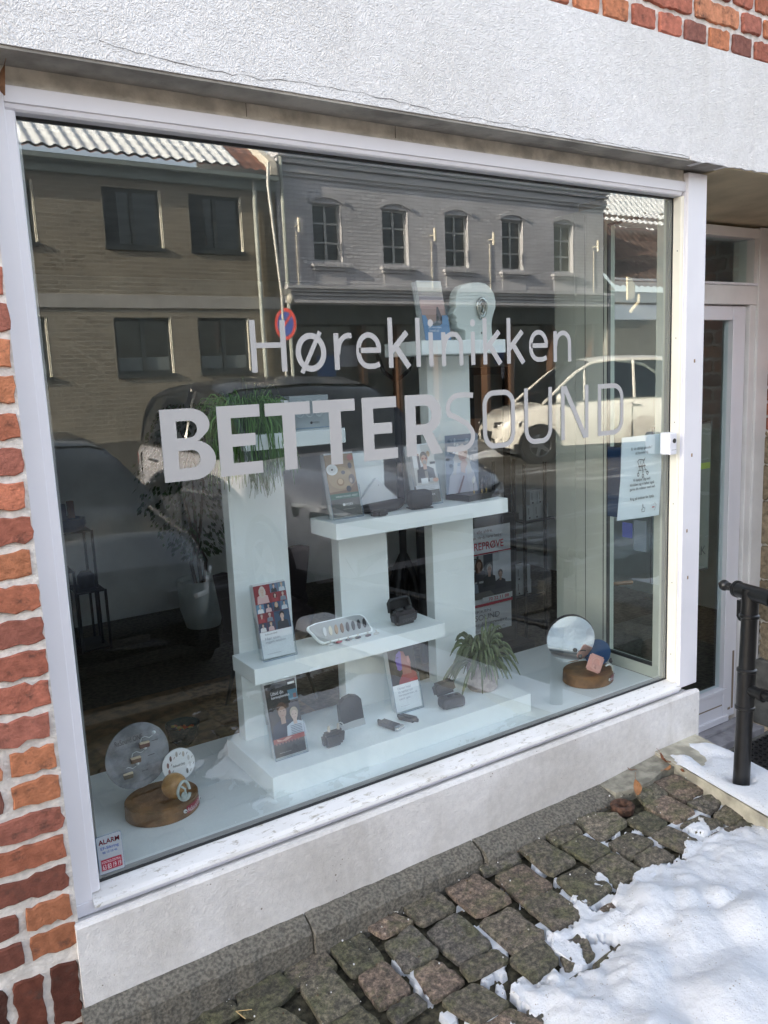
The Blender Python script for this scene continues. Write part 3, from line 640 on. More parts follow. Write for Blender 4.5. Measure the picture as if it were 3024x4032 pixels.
def cobbles():
    mb=MB(); random.seed(11)
    def stone(P,col,zt,h=.014):
        cx=sum(p[0] for p in P)/len(P); cy=sum(p[1] for p in P)/len(P)
        # refine + round the outline
        Q=[]
        n=len(P)
        for i in range(n):
            a=Vector(P[i]);b=Vector(P[(i+1)%n])
            for k in range(6):
                t=(k+.5)/6 if k else .03; Q.append(a.lerp(b,t))
        Q=[(Q[i-1]+Q[i]*4+Q[(i+1)%len(Q)])/6 for i in range(len(Q))]
        Q=[q+Vector((noise.noise(Vector((q.x*60,q.y*60,1))),noise.noise(Vector((q.x*60,q.y*60,7)))))*.004 for q in Q]
        m=len(Q); c=Vector((cx,cy)); rings=[]
        tilt=(random.uniform(-.06,.06),random.uniform(-.06,.06)); tt=random.uniform(-.003,.004)
        for s,dz in ((1.10,-h),(1.09,-.004),(1.07,-.0012),(.99,.0002),(.85,.0006),(.7,.0008),(.5,.001),(.25,.001)):
            rings.append([(c+(q-c)*s,dz) for q in Q])
        vs=[]
        for rg in rings:
            for q,dz in rg:
                z=gz(q.x,q.y)+zt+dz+tt+(q.x-cx)*tilt[0]+(q.y-cy)*tilt[1]+(noise.noise(Vector((q.x*45,q.y*45,3)))*.0055+noise.noise(Vector((q.x*110,q.y*110,9)))*.003 if dz>-.01 else 0)
                vs.append((q.x,q.y,z))
        vs.append((cx,cy,gz(cx,cy)+zt+tt+.003)); k=len(rings)
        fs=[(r*m+i,r*m+(i+1)%m,(r+1)*m+(i+1)%m,(r+1)*m+i) for r in range(k-1) for i in range(m)]+[((k-1)*m+i,(k-1)*m+(i+1)%m,k*m) for i in range(m)]
        mb.add(vs,fs,col,True)
    cols=[(.13,.115,.092),(.10,.092,.082),(.14,.12,.098),(.085,.08,.058),(.17,.13,.105),(.115,.105,.08)]
    for P in STONES:
        k=random.uniform(.8,1.2); c=random.choice(cols); stone(P,tuple(v*k for v in c),.014)
    # rows carried on where the photograph stops or the snow lies
    for j in range(13):
        y0=-.13-.125*j; x=-1.6+random.uniform(0,.1)
        while x<1.86:
            w=random.uniform(.10,.125); h=random.uniform(.098,.115)
            cx,cy=x+w/2,y0-h/2
            if not any(min(p[0] for p in P)-.03<cx<max(p[0] for p in P)+.03 and min(p[1] for p in P)-.03<cy<max(p[1] for p in P)+.03 for P in STONES) and not (y0>-.2 and x>.2):
                r_=lambda:random.uniform(-.007,.007); k=random.uniform(.75,1.15); c=random.choice(cols)
                stone([(x+r_(),y0+r_()),(x+w+r_(),y0+r_()),(x+w+r_(),y0-h+r_()),(x+r_(),y0-h+r_())],tuple(v*k for v in c),.010)
            x+=w+.012
    m=cobblemat()
    return tag(mb.build('cobblestones',m),kind='structure')
cobbles()

SNOW=[[1.993, -0.553], [1.906, -0.56], [1.841, -0.538], [1.778, -0.516], [1.71, -0.498], [1.641, -0.507], [1.543, -0.51], [1.458, -0.507], [1.39, -0.504], [1.345, -0.474], [1.271, -0.506], [1.248, -0.534], [1.185, -0.507], [1.143, -0.496], [1.093, -0.501], [1.034, -0.482], [1.018, -0.516], [1.098, -0.547], [1.148, -0.582], [1.149, -0.629], [1.09, -0.642], [1.016, -0.632], [0.976, -0.624], [0.958, -0.577], [0.917, -0.602], [0.872, -0.566], [0.84, -0.559], [0.825, -0.609], [0.828, -0.662], [0.827, -0.694], [0.809, -0.742]]
SE=SNOW+[(.74,-.92),(.66,-1.08),(.86,-1.28),(1.2,-1.45),(4.,-1.5)]
def insnow(x,y):
    """signed distance to the melting edge: positive inside the snow"""
    best=9
    for (ax,ay),(bx,by) in zip(SE,SE[1:]):
        dx,dy=bx-ax,by-ay; t=max(0,min(1,((x-ax)*dx+(y-ay)*dy)/(dx*dx+dy*dy+1e-9)))
        best=min(best,math.hypot(x-ax-dx*t,y-ay-dy*t))
    # polygon closed far out in the street
    P=SNOW+[(.74,-.92),(.66,-1.08),(.86,-1.28),(1.2,-1.45),(4.,-1.5),(4.,-.5)]; c=False
    for i in range(len(P)):
        x1,y1=P[i];x2,y2=P[i-1]
        if (y1>y)!=(y2>y) and x<(x2-x1)*(y-y1)/(y2-y1)+x1: c=not c
    return best if c else -best
def snowz(x,y):
    d=insnow(x,y); n1=noise.noise(Vector((x*28,y*28,0))); n2=noise.noise(Vector((x*9,y*9,4))); n3=noise.noise(Vector((x*70,y*70,1)))
    d+=n1*.022+n3*.010
    if y<-.95: d+=.10*noise.noise(Vector((x*6,y*6,6)))
    far=max(0,min(1,(-y-.5)/.25))
    if d>0:
        h=.003+.030*(1-math.exp(-max(0,d-.01)/.09))
        bump=max(0,.5+n2*1.3)*.026*min(1,d/.1)*(.5+.5*far)
        lump=0
        for (lx,ly,lr,lh) in ((1.317,-.60,.085,.055),(1.385,-.66,.06,.035),(1.46,-.715,.06,.05),(1.45,-.80,.09,.05),(1.13,-.73,.075,.04),(1.30,-.76,.10,.03),(1.62,-.95,.14,.06),(1.2,-.95,.15,.06),(.95,-.9,.13,.05),(1.0,-1.2,.2,.08),(1.5,-1.2,.2,.07)):
            q=((x-lx)**2+(y-ly)**2)/(lr*lr)
            if q<4: lump=max(lump,lh*math.exp(-q*1.3))
        return gz(x,y)+.012+h+bump*.7+lump*.8+n1*.003+abs(n3)*.003+noise.noise(Vector((x*160,y*160,2)))*.0018
    # thin snow caught in the joints
    j=noise.noise(Vector((x*5.5,y*5.5,8)))+.35*n1
    lvl=.0035 if (noise.noise(Vector((x*24,y*24,11)))>-.05 and j>.14-.30*max(0,min(1,(d+.35)/.3)) and y<-.24 and x>.66 and d>-.42) else -.03
    patch=noise.noise(Vector((x*13,y*13,5)))
    if d>-.07 and patch>.22: lvl=.018+.004*n3
    return gz(x,y)+lvl+.0015*n3
sheet('snow',-.3,2.0,-2.04,-.20,340,270,snowz,M['snow']); 
def snow2(x,y):
    n=noise.noise(Vector((x*1.5,y*2.4,0)))+.5*noise.noise(Vector((x*5,y*6,3))); e=math.exp(-((y+1.75)/.28)**2)
    return -.22+.16*e*(1+.7*n)+.035*n+.05
sheet('snow_bank',3.95,30,-2.3,-.7,420,40,snow2,M['snow'])
def snow3(x,y):
    n=noise.noise(Vector((x*1.2,y*3,0)))+.5*noise.noise(Vector((x*4,y*7,3))); return ROADZ-.03+.17*math.exp(-((y+11.1)/.35)**2)*(.7+n)
sheet('snow_bank',-20,30,-11.8,-10.4,500,24,snow3,M['snow'])

# ---- rusty drain collar, leaves, twigs
t=thing('drain_collar','rusty round drain collar set in the ground beside the granite plinth','drain cover',(1.634,-.225,gz(1.634,-.225)+.012))
mb=LMB(); mb.lathe([(.037,-.02),(.040,.002),(.033,.008),(.021,.006),(.016,.0),(.015,-.012),(0,-.013)],n=28); mb.build('ring',plain('rust',(.07,.035,.022),.9,var=.5,vscale=60,bump=.6),t)
lm=attrmat('dry_leaf',.7,60,.4)
def leafmesh(l,w,curl,col):
    mb=LMB(); vs=[];n=7
    for i in range(n+1):
        t=i/n; ww=w*math.sin(math.pi*min(1,t*.92+.06))**.8
        for s in (-1,0,1): vs.append((s*ww,l*(t-.5),curl*(t-.5)**2*4+abs(s)*w*.35))
    mb.add(vs,[(3*i+k,3*i+k+1,3*i+k+4,3*i+k+3) for i in range(n) for k in (0,1)],col,True)
    mb.tube([(0,l*.5,curl),(w*.1,l*.7,curl*1.5),(w*.3,l*.95,curl*1.4)],.0007,5,col); return mb
labs=[('curled brown leaf lying nearest the corner of base and step','brown leaf',(1.935,-.155),.05),
 ('pale tan shrivelled leaf against the side of the concrete step','tan leaf',(1.925,-.24),.035),
 ('upright dry leaf standing beside the rusty drain collar','dry leaf',(1.70,-.235),.05),
 ('tiny dark leaf scrap on the ground by the window base','leaf scrap',(1.80,-.118),.022),
 ('small twisted leaf on the pale mortar patch by the step','small leaf',(1.90,-.20),.03)]
for i,(lb,ct,(x,y),s) in enumerate(labs):
    o=leafmesh(s,s*.28,s*.25,random.choice([(.20,.075,.035),(.26,.13,.06),(.33,.15,.07)])).build('dry_leaf',lm); tag(o,lb,ct,'fallen leaves near the step')
    o.location=(x,y,gz(x,y)+.028+(.028 if i==2 else .0)); o.rotation_euler=(random.uniform(-.5,.5)+(1.2 if i==2 else 0),random.uniform(-.4,.4),random.uniform(0,6))
o=leafmesh(.062,.0075,.016,(.18,.085,.04)).build('hanging_leaf',lm); tag(o,'brown dry leaf hanging under the soffit at the top left corner','leaf'); o.location=(-.026,-.055,2.125); o.rotation_euler=(R(82),R(10),R(12))
mb=MB(); mb.tube([(.252,-.205,gz(.25,-.2)+.022),(.262,-.24,gz(.26,-.2)+.020)],.0012,5); mb.tube([(.252,-.205,gz(.25,-.2)+.022),(.285,-.228,gz(.26,-.2)+.026)],.0010,5)
tag(mb.build('straw',plain('straw',(.45,.33,.16),.8)),'forked pale straw lying on the cobbles at the plinth','straw')
mb=MB()
for k in range(240):
    x=random.uniform(.1,1.95); y=-random.uniform(.11,.2)-random.random()**3*.5; z=gz(x,y)+.018; s=random.uniform(.0012,.0035); mb.box(x,x+s,y,y+s,z,z+s,random.choice([(.5,.48,.42),(.05,.04,.03),(.12,.08,.05),(.7,.7,.7)]))
tag(mb.build('grit',M['attr']),'scattered grit and crumbs along the foot of the wall','grit',kind='stuff')

# ---- concrete step wall with snow, stairwell, mat
LD=Vector((-.098,-.5)).normalized()
def lp(a,s): # a along the wall top away from the house, s across to the right
    return (1.962+LD.x*a+(-LD.y)*s*1.0, -.098+LD.y*a+LD.x*s*1.0)
t=thing('stair_wall','low concrete stair wall with a snow cap beside the entrance','wall',(1.96,-.1,.0))
mb=MB(); P=[(1.955,-.101),(1.955+LD.x*2.0,-.1+LD.y*2.0),(2.19+LD.x*2.0,-.1+LD.y*2.0),(2.19,-.101)]
mb.prism([(x,y,-.45) for x,y in P],(0,0,.563)); mb.build('wall_body',M['concrete'],t)
vs=[];nx,ny=24,150
for j in range(ny+1):
    for i in range(nx+1):
        a=j/ny*1.98; s=i/nx*.236
        x=1.953+LD.x*a+s; y=-.103+LD.y*a
        ed=min(s+.004,.24-s)
        bare=max(0,min(1,(a-.07+.20*(noise.noise(Vector((s*14,a*9,0))))-(.235-s)*.45+.05*(1-s/.236))/.07))
        h=.020*(1-math.exp(-ed/.012))*bare*(1+.8*max(0,(a-.3)/.4))
        h+=.03*math.exp(-(((a-.62)/.07)**2+((s-.10)/.06)**2))+.022*math.exp(-(((a-.78)/.08)**2+((s-.06)/.05)**2))
        dpost=math.hypot(x-1.981,y+.43); 
        if dpost<.05: h*=max(0,(dpost-.024)/.026)
        vs.append((x,y,.1125+h+(-.002 if bare<.02 else .001*noise.noise(Vector((x*60,y*60,0))))))
fs=[(j*(nx+1)+i,j*(nx+1)+i+1,(j+1)*(nx+1)+i+1,(j+1)*(nx+1)+i) for j in range(ny) for i in range(nx)]
mb=MB(); mb.add(vs,fs,(1,1,1),True); mb.build('snow_cap',M['snow'],t)
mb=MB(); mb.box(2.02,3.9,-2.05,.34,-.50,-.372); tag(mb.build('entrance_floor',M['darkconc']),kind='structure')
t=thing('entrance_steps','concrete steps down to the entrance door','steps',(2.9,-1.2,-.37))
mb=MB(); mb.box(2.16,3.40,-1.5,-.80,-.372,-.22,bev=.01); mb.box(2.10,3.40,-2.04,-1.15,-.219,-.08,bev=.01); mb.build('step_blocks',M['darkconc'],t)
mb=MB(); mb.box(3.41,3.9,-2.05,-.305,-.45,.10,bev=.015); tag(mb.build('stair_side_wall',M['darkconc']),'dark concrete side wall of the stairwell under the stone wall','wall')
t=thing('rubber_mat','black rubber ring mat in front of the entrance door','door mat',(2.75,-.05,-.37))
mb=MB()
for i in range(30):
    for j in range(11):
        x=2.30+i*.036+(.018 if j%2 else 0); y=-.06+j*.034
        mb.lathe([(.0195,0),(.0195,.014),(.0105,.014),(.0105,0)],(x,y,-.3715),10)
mb.build('rings',M['black'],t)

# ---- cast-iron hand rail
t=thing('handrail','black cast iron handrail with ball finial on the snowy stair wall','handrail',(1.981,-.43,.113))
px,py=1.981,-.43
def rp(a,z): return (px+LD.x*a,py+LD.y*a,z)
mb=MB(); LX=.030   # post leans a little to the right like the photographed one
def pc(z): k=(z-.113)/.65; return (px+LX*k*.6,py-.0*k,z)
mb.tube([pc(.10),pc(.74)],[.0270,.0250],24); 
for z in (.385,.512,.695): mb.tube([pc(z-.008),pc(z-.004),pc(z+.004),pc(z+.008)],[.027,.0315,.0315,.027],24)
mb.tube([pc(.388),pc(.510)],[.029,.029],24); mb.tube([pc(.70),pc(.785)],[.027,.027],24)
mb.build('post',M['blackgloss'],t)
tx,ty,_=pc(.77)
def rq(a,z): return (tx+LD.x*a,ty+LD.y*a,z)
mb=MB(); mb.tube([rq(-.055,.772),rq(1.6,.772)],.0225,20); mb.tube([rq(-.06,.772),rq(-.05,.772)],.028,20); mb.tube([rq(.075,.772),rq(.09,.772)],.028,20); mb.tube([rq(-.06,.772),rq(.08,.772)],.0255,20); mb.build('top_rail',M['blackgloss'],t)
mb=MB(); mb.ell(rq(-.112,.772),(.0185,.0185,.0185),20); mb.tube([rq(-.06,.772),rq(-.072,.772),rq(-.080,.772),rq(-.086,.772),rq(-.094,.772)],[.018,.016,.011,.013,.014],16); mb.ell(rq(-.132,.772),(.006,.006,.006),10); mb.build('ball_finial',M['blackgloss'],t)
tx,ty,_=pc(.45)
mb=MB(); mb.tube([rq(0,.45),rq(1.6,.45)],.015,18); mb.tube([rq(.062,.45),rq(.076,.45)],.022,18); mb.tube([rq(0,.45),rq(.07,.45)],.019,18); mb.build('lower_rail',M['blackgloss'],t)
tx,ty,_=pc(.73)
mb=MB(); mb.prism([rq(-.055,.735),rq(-.055,.680),rq(-.045,.668),rq(-.02,.665),rq(-.02,.735)],(.025,-.004,0)); mb.build('bracket',M['blackgloss'],t)

# ================================================================ display: platform and shelving
t=thing('display_platform','broad white display platform filling the bottom of the shop window','platform',(1.07,.3,.2))
mb=MB(); mb.box(-.06,2.143,.032,.625,.262,.30,bev=.002); mb.build('top_panel',M['platform'],t)
mb=MB(); mb.box(-.06,2.143,.585,.62,-.32,.2615); mb.build('front_panel',M['shelf'],t)
t=thing('display_shelving','tall white lacquered display shelving with three uprights and a low plinth','shelving',(1.05,.3,.30))
mb=MB(); mb.box(.537,1.556,.125,.475,.3005,.368,bev=.002); mb.build('plinth',M['shelf'],t)
for i,(a,b,zt) in enumerate([(.575,.768,1.3145),(.955,1.15,1.262),(1.346,1.536,1.573)]):
    mb=MB(); mb.box(a,b,.405,.455,.3685,zt,bev=.0015); mb.build('upright',M['shelf'],t)
for a,b,z,th in ((.55,1.262,.665,.050),(.854,1.560,1.066,.052),(1.205,1.562,1.620,.045),(.572,.905,1.3605,.045)):
    mb=MB(); mb.box(a,b,.235,.4045 if z!=1.3605 and z!=1.620 else .455,z-th,z,bev=.0018); mb.build('shelf',M['shelf'],t)

INK=(.05,.05,.055); WH=(.80,.82,.84); NAVY=(.03,.045,.10); RED=(.42,.04,.05)
def holder_and_leaflets(x0,y0,z0,w,h,tilt,hl,cover,lab,hlab,lip=.105,nsheets=7,rz=0.,lean=.0,group='leaflet holders in the display'):
    """acrylic pocket + stack of leaflets leaning back; x0,y0 = front left foot"""
    a=R(tilt); v=Vector((lean,math.sin(a),math.cos(a))).normalized(); u=Vector((1,0,0)); n=Vector((0,-1,0)); nn=u.cross(v).normalized() # towards viewer
    if nn.y>0: nn=-nn
    o=Vector((x0,y0,z0))
    th=thing('leaflet_holder',hlab,'holder',(x0,y0,z0),0,group)
    mb=MB(); g=.002; d=.030
    B=o-nn*d      # back plane origin
    def quad(p,q,r_,s_,k=nn*.0018): mb.prism([p,q,r_,s_],k)
    quad(B-u*.003,B+u*(w+.003),B+u*(w+.003)+v*(h*.93),B-u*.003+v*(h*.93))
    quad(o-u*.003+nn*.001,o+u*(w+.003)+nn*.001,o+u*(w+.003)+nn*.001+v*(lip*.62),o-u*.003+nn*.001+v*(lip*.62))
    for sx in (-.003,w+.0015): mb.prism([o+u*sx+nn*.001,o+u*sx+nn*.001+v*lip,B+u*sx+v*(lip+.05),B+u*sx],u*.0015)
    quad(o-u*.003-v*.002,o+u*(w+.003)-v*.002,B+u*(w+.003)-v*.002,B-u*.003-v*.002,v*.0018)
    mb.prism([B+v*(h*.7),B+u*w+v*(h*.7),Vector((x0+w,y0+.085,z0+.001)),Vector((x0,y0+.085,z0+.001))],nn*.0015)
    mb.build('holder_body',M['acrylic'],th,fix=True)
    mb=MB()
    for e in (0,): 
        mb.tube([o-u*.003+nn*.003,o+u*(w+.003)+nn*.003],.0011,6); mb.tube([o+u*(w+.003)+nn*.002,o+u*(w+.003)+nn*.002+v*lip],.0009,6); mb.tube([o-u*.003+nn*.002,o-u*.003+nn*.002+v*lip],.0009,6)
    mb.build('holder_edge',plain('acrylic_edge',(.25,.32,.42),.2,var=.02),th)
    br=thing('leaflets',lab,'leaflets',(x0,y0,z0),0,'leaflets in the display')
    mb=MB()
    for k in range(nsheets):
        off=-nn*(.003+.0035*k)+v*random.uniform(0,.006)+v*.003+u*random.uniform(-.001,.001)
        mb.prism([o+off,o+off+u*w,o+off+u*w+v*hl,o+off+v*hl],-nn*.0024,WH if k%2 else (.66,.68,.70))
    mb.build('paper_stack',M['print'],br)
    p=Pr(o-nn*.003+v*.0065,u,v); p.k=2
    if (u.cross(v)).dot(nn)<0: p.step=-p.step
    cover(p,w,hl-.003); 
    p.mb.build('cover_print',M['print'],br,fix=False)
    return th,br
def cov_faces(p,w,h):
    p.rect(0,w,0,h,WH); p.rect(0,w,h*.36,h,(.22,.035,.05))
    c=[(.25,.04,.05),(.10,.17,.27),(.05,.09,.18),(.16,.22,.32)]
    ys=[h*.36+(h*.64)*i/5 for i in range(6)]
    cells=[(0,2,3,5)]+[(2+i,3+i,4-j,5-j) for j in range(2) for i in range(2)]+[(i,i+1,2,3) for i in range(4)]+[(i,i+1,1-j,2-j) for j in range(2) for i in range(2)]+[(2,4,0,2)]
    sk=(.56,.42,.36); hair=[(.55,.50,.45),(.10,.05,.03),(.5,.35,.2),(.04,.03,.03),(.30,.28,.27)]
    tops=[(.60,.42,.42),(.05,.05,.06),(.55,.6,.65),(.35,.06,.07),(.2,.24,.3),(.7,.7,.7)]
    bgs=[(.25,.035,.045),(.13,.20,.30),(.16,.25,.33),(.28,.05,.06),(.24,.05,.06),(.11,.24,.36),(.03,.06,.12),(.05,.10,.18),(.10,.18,.28),(.24,.04,.05),(.20,.04,.05),(.05,.07,.12),(.06,.07,.12),(.05,.09,.15)]
    for k,(a0,a1,b0,b1) in enumerate(cells):
        A0=w*a0/4;A1=w*a1/4;B0=ys[b0];B1=ys[min(5,b1)]
        p.rect(A0+.0006,A1-.0006,B0+.0006,B1-.0006,bgs[k%len(bgs)],k==len(cells)-1)
    base=p.k
    for k,(a0,a1,b0,b1) in enumerate(cells):
        p.k=base; A0=w*a0/4;A1=w*a1/4;B0=ys[b0];B1=ys[min(5,b1)]
        p.person((A0+A1)/2,B0+.001,(B1-B0)*.92,sk,hair[k%5],tops[k%6],k in(0,3,7))
    p.k=base+8
    p.text('ReSound ONE',w*.14,w*.52,h*.315,h*.335,(.12,.12,.14)); p.text('Hør som',w*.12,w*.58,h*.245,h*.285,(.32,.34,.40)); p.text('ingen anden',w*.12,w*.74,h*.195,h*.235,(.32,.34,.40)); p.rect(w*.12,w*.55,h*.055,h*.060,(.4,.4,.45))
def cov_dark(p,w,h):
    p.rect(0,w,0,h,(.018,.020,.026)); p.rect(w*.74,w*.97,h*.935,h*.965,WH); p.rect(w*.70,w,h*.72,h*.86,(.08,.20,.28)); p.rect(w*.86,w*.96,h*.74,h*.80,(.25,.12,.12))
    p.text('Udvid din',w*.16,w*.56,h*.835,h*.885,(.75,.77,.8)); p.text('høreoplevelse',w*.16,w*.74,h*.775,h*.825,(.75,.77,.8))
    p.rect(0,w,h*.13,h*.70,(.035,.032,.035))
    p.person(w*.42,h*.22,h*.50,(.40,.27,.21),(.09,.05,.035),(.02,.03,.06)); p.person(w*.78,h*.22,h*.40,(.56,.43,.36),(.40,.33,.24),(.5,.56,.62))
    for i in range(7): p.rect(w*.60,w*.96,h*(.24+.022*i),h*(.247+.022*i),(.05,.08,.14),False)
    p.k+=1; p.rect(0,w,h*.19,h*.255,(.30,.045,.035)); p.poly([(w*.1,h*.25),(w*.28,h*.22),(w*.45,h*.25),(w*.62,h*.24),(w*.4,h*.205),(w*.12,h*.215)],(.55,.32,.24))
    for i in range(8): p.rect(w*(.05+.1*i),w*(.10+.1*i),h*.17,h*.205,(.25,.10,.09),False)
    p.k+=1; p.rect(w*.12,w*.5,h*.055,h*.06,(.4,.4,.4))
def cov_profile(p,w,h):
    p.rect(0,w,0,h,WH); p.rect(0,w,h*.40,h,(.022,.016,.020))
    head=[(.62,.98),(.45,.97),(.33,.90),(.30,.84),(.24,.755),(.275,.735),(.26,.70),(.285,.665),(.28,.63),(.36,.60),(.46,.61),(.46,.53),(.80,.53),(.80,.66),(.90,.78),(.90,.90),(.78,.97)]
    p.poly([(w*a,h*b) for a,b in [(.25,.40),(.98,.40),(.98,.52),(.85,.57),(.45,.55),(.3,.46)]],(.30,.04,.05))
    p.poly([(w*a,h*b) for a,b in head],(.32,.11,.10)); 
    p.poly([(w*a,h*b) for a,b in [(.45,.93),(.33,.88),(.30,.84),(.24,.755),(.275,.735),(.26,.70),(.285,.665),(.28,.63),(.36,.60),(.46,.62),(.47,.75),(.50,.86)]],(.17,.10,.42))
    p.poly([(w*a,h*b) for a,b in [(.30,.86),(.32,.94),(.45,1.),(.75,1.),(.92,.93),(.93,.74),(.82,.68),(.78,.80),(.66,.80),(.60,.88),(.45,.90)]],(.02,.015,.02))
    p.ell(w*.74,h*.74,w*.055,h*.05,(.45,.18,.15)); p.rect(w*.30,w*.38,h*.80,h*.815,(.05,.03,.08)); p.rect(w*.66,w*.98,h*.41,h*.45,(.45,.04,.05))
    p.text('Uanset hvad',w*.16,w*.66,h*.325,h*.365,(.30,.33,.40)); p.text('du tænker om',w*.16,w*.72,h*.27,h*.31,(.30,.33,.40)); p.text('høreapparater, så',w*.16,w*.88,h*.215,h*.255,(.30,.33,.40)); p.text('tænk igen',w*.16,w*.58,h*.16,h*.20,(.30,.33,.40)); p.rect(w*.16,w*.5,h*.07,h*.075,(.5,.5,.55))
def cov_gold(p,w,h):
    p.rect(0,w,0,h,(.05,.055,.055)); p.rect(0,w,h*.37,h,(.34,.235,.13)); p.poly([(0,h*.37),(w,h*.37),(w,h*.55),(w*.7,h*.42),(0,h*.40)],(.20,.12,.07)); p.ell(w*.45,h*.62,w*.42,h*.18,(.42,.30,.16))
    p.rect(0,w,h*.28,h*.37,(.04,.13,.10)); p.text('WIDEX SOUND ASSIST',w*.18,w*.95,h*.305,h*.335,(.7,.8,.75))
    p.ell(w*.20,h*.76,w*.20,h*.088,(.80,.80,.78)); p.ell(w*.20,h*.76,w*.13,h*.055,(.70,.70,.68)); p.ell(w*.20,h*.76,w*.035,h*.016,(.04,.04,.04))
    p.ell(w*.56,h*.70,w*.07,h*.032,(.08,.06,.05)); p.ell(w*.42,h*.55,w*.13,h*.062,(.30,.17,.06)); p.ell(w*.42,h*.56,w*.09,h*.045,(.60,.42,.22)); p.ell(w*.82,h*.80,w*.07,h*.05,(.10,.09,.09)); p.ell(w*.82,h*.58,w*.11,h*.08,(.16,.12,.10)); p.ell(w*.78,h*.56,w*.05,h*.04,(.5,.4,.3)); p.ell(w*.66,h*.43,w*.085,h*.05,(.03,.03,.03)); p.ell(w*.86,h*.93,w*.1,h*.05,(.45,.14,.10))
    p.text('WIDEX',w*.42,w*.72,h*.165,h*.205,(.8,.8,.8)); p.ell(w*.40,h*.185,w*.045,h*.022,(.8,.8,.8)); p.rect(w*.36,w*.76,h*.11,h*.115,(.4,.4,.4))
def cov_man(p,w,h):
    p.rect(0,w,0,h,(.11,.10,.085)); p.rect(0,w,h*.30,h,(.62,.62,.60)); p.rect(0,w*.12,h*.3,h*.85,(.3,.3,.3)); p.rect(w*.12,w*.5,h*.62,h,(.74,.75,.76)); p.rect(w*.30,w*.40,h*.56,h*.82,(.05,.05,.07)); p.ell(w*.35,h*.84,w*.04,h*.02,(.35,.2,.15)); p.rect(w*.78,w,h*.66,h*.70,(.05,.05,.06)); p.ell(w*.76,h*.84,w*.07,h*.05,(.45,.32,.2))
    p.person(w*.56,h*.36,h*.52,(.52,.33,.25),(.10,.085,.08),(.05,.055,.07)); p.rect(w*.50,w*.62,h*.40,h*.55,(.27,.26,.23)); p.ell(w*.56,h*.70,w*.075,h*.035,(.35,.33,.32)); 
    p.ell(w*.50,h*.765,w*.04,h*.016,(.25,.05,.04));p.ell(w*.63,h*.765,w*.04,h*.016,(.25,.05,.04),lift=False)
    p.rect(w*.30,w*.58,h*.33,h*.43,(.78,.80,.82)); p.rect(w*.64,w*.80,h*.34,h*.42,(.45,.47,.48)); p.ell(w*.88,h*.38,w*.12,h*.035,(.52,.32,.24))
    p.rect(w*.04,w*.98,h*.215,h*.315,(.62,.64,.66)); p.text('DEN MEST NATURLIGE',w*.10,w*.94,h*.285,h*.308,(.35,.36,.38)); p.text('LYD NOGENSINDE',w*.18,w*.82,h*.25,h*.275,(.35,.36,.38)); p.text('WIDEX MOMENT',w*.30,w*.78,h*.224,h*.24,(.15,.15,.15))
    p.text('WIDEX',w*.44,w*.76,h*.12,h*.155,(.8,.8,.8)); 
def cov_sunset(p,w,h):
    g=[(0,.20,(.03,.05,.09)),(.20,.30,(.20,.12,.11)),(.30,.42,(.34,.22,.18)),(.42,.52,(.42,.28,.25)),(.52,.60,(.50,.33,.30)),(.60,.68,(.52,.36,.33)),(.68,.74,(.30,.25,.27)),(.74,.82,(.44,.38,.35)),(.82,.90,(.58,.55,.48)),(.90,1.,(.66,.66,.60))]
    for a,b,c in g: p.rect(0,w,h*a,h*b,c,False)
    p.k+=1; p.poly([(w*.55,h*.30),(w*.66,h*.56),(w*.72,h*.56),(w*.86,h*.30)],(.12,.10,.11)); p.ell(w*.62,h*.42,w*.025,h*.015,(.01,.01,.01)); p.ell(w*.64,h*.36,w*.05,h*.04,(.01,.01,.01)); p.poly([(w*.66,h*.36),(w*.5,h*.26),(w*.54,h*.26),(w*.68,h*.34)],(.01,.01,.01)); p.poly([(w*.3,h*.18),(w*.38,h*.25),(w*.6,h*.29),(w*.8,h*.24),(w*.9,h*.18)],(.012,.012,.014))
random.seed(21)
holder_and_leaflets(.592,.214,.3695,.105,.245,13.5,.228,cov_dark,'black leaflets of a bearded man with glasses and a child in stripes','clear leaflet holder on the low plinth, in front of the left upright')
holder_and_leaflets(.603,.277,.6665,.108,.245,12,.228,cov_faces,'leaflets with a red and blue grid of small portraits','clear leaflet holder at the left end of the middle shelf')
holder_and_leaflets(1.074,.268,.3695,.107,.245,13,.228,cov_profile,'leaflets showing a head in profile lit violet and red','clear leaflet holder on the low plinth under the middle shelf',lip=.125)
holder_and_leaflets(.884,.297,1.0675,.107,.225,13,.205,cov_gold,'golden brown leaflets with small round devices and a dark lower part','clear leaflet holder at the left end of the upper shelf')
holder_and_leaflets(1.224,.318,1.0675,.105,.225,13,.205,cov_man,'leaflets of a smiling man in glasses and a dark jacket with a cup','clear leaflet holder behind the dark cube on the upper shelf')
_,br=holder_and_leaflets(1.250,.272,1.6215,.100,.215,12,.195,cov_sunset,'pink sunset leaflets with a dark rocky silhouette, on the top shelf','clear leaflet holder with a blue printed front on the top shelf',nsheets=9)
t=[o for o in bpy.data.objects if o.name.startswith('leaflet_holder') and o.parent is None][-1]
a=R(12); p=Pr(Vector((1.247,.2695,1.6225)),(1,0,0),(0,math.sin(a),math.cos(a)))
p.step=-abs(p.step) if p.n.y>0 else p.step
if p.n.y>0: pass
BL=(.12,.24,.42)
p.poly([(0,0),(.106,0),(.106,.083),(.082,.083),(.078,.056),(.068,.048),(.040,.048),(.026,.056),(.014,.083),(0,.083)],BL); p.k+=1
p.text('JEG HÅNDTERE',.018,.072,.038,.0455,(.8,.85,.9)); p.text('TINNITUS?',.018,.060,.027,.0345,(.8,.85,.9)); p.text('Widex',.070,.092,.014,.021,(.8,.85,.9))
p.mb.build('front_print',M['print'],t,fix=False)

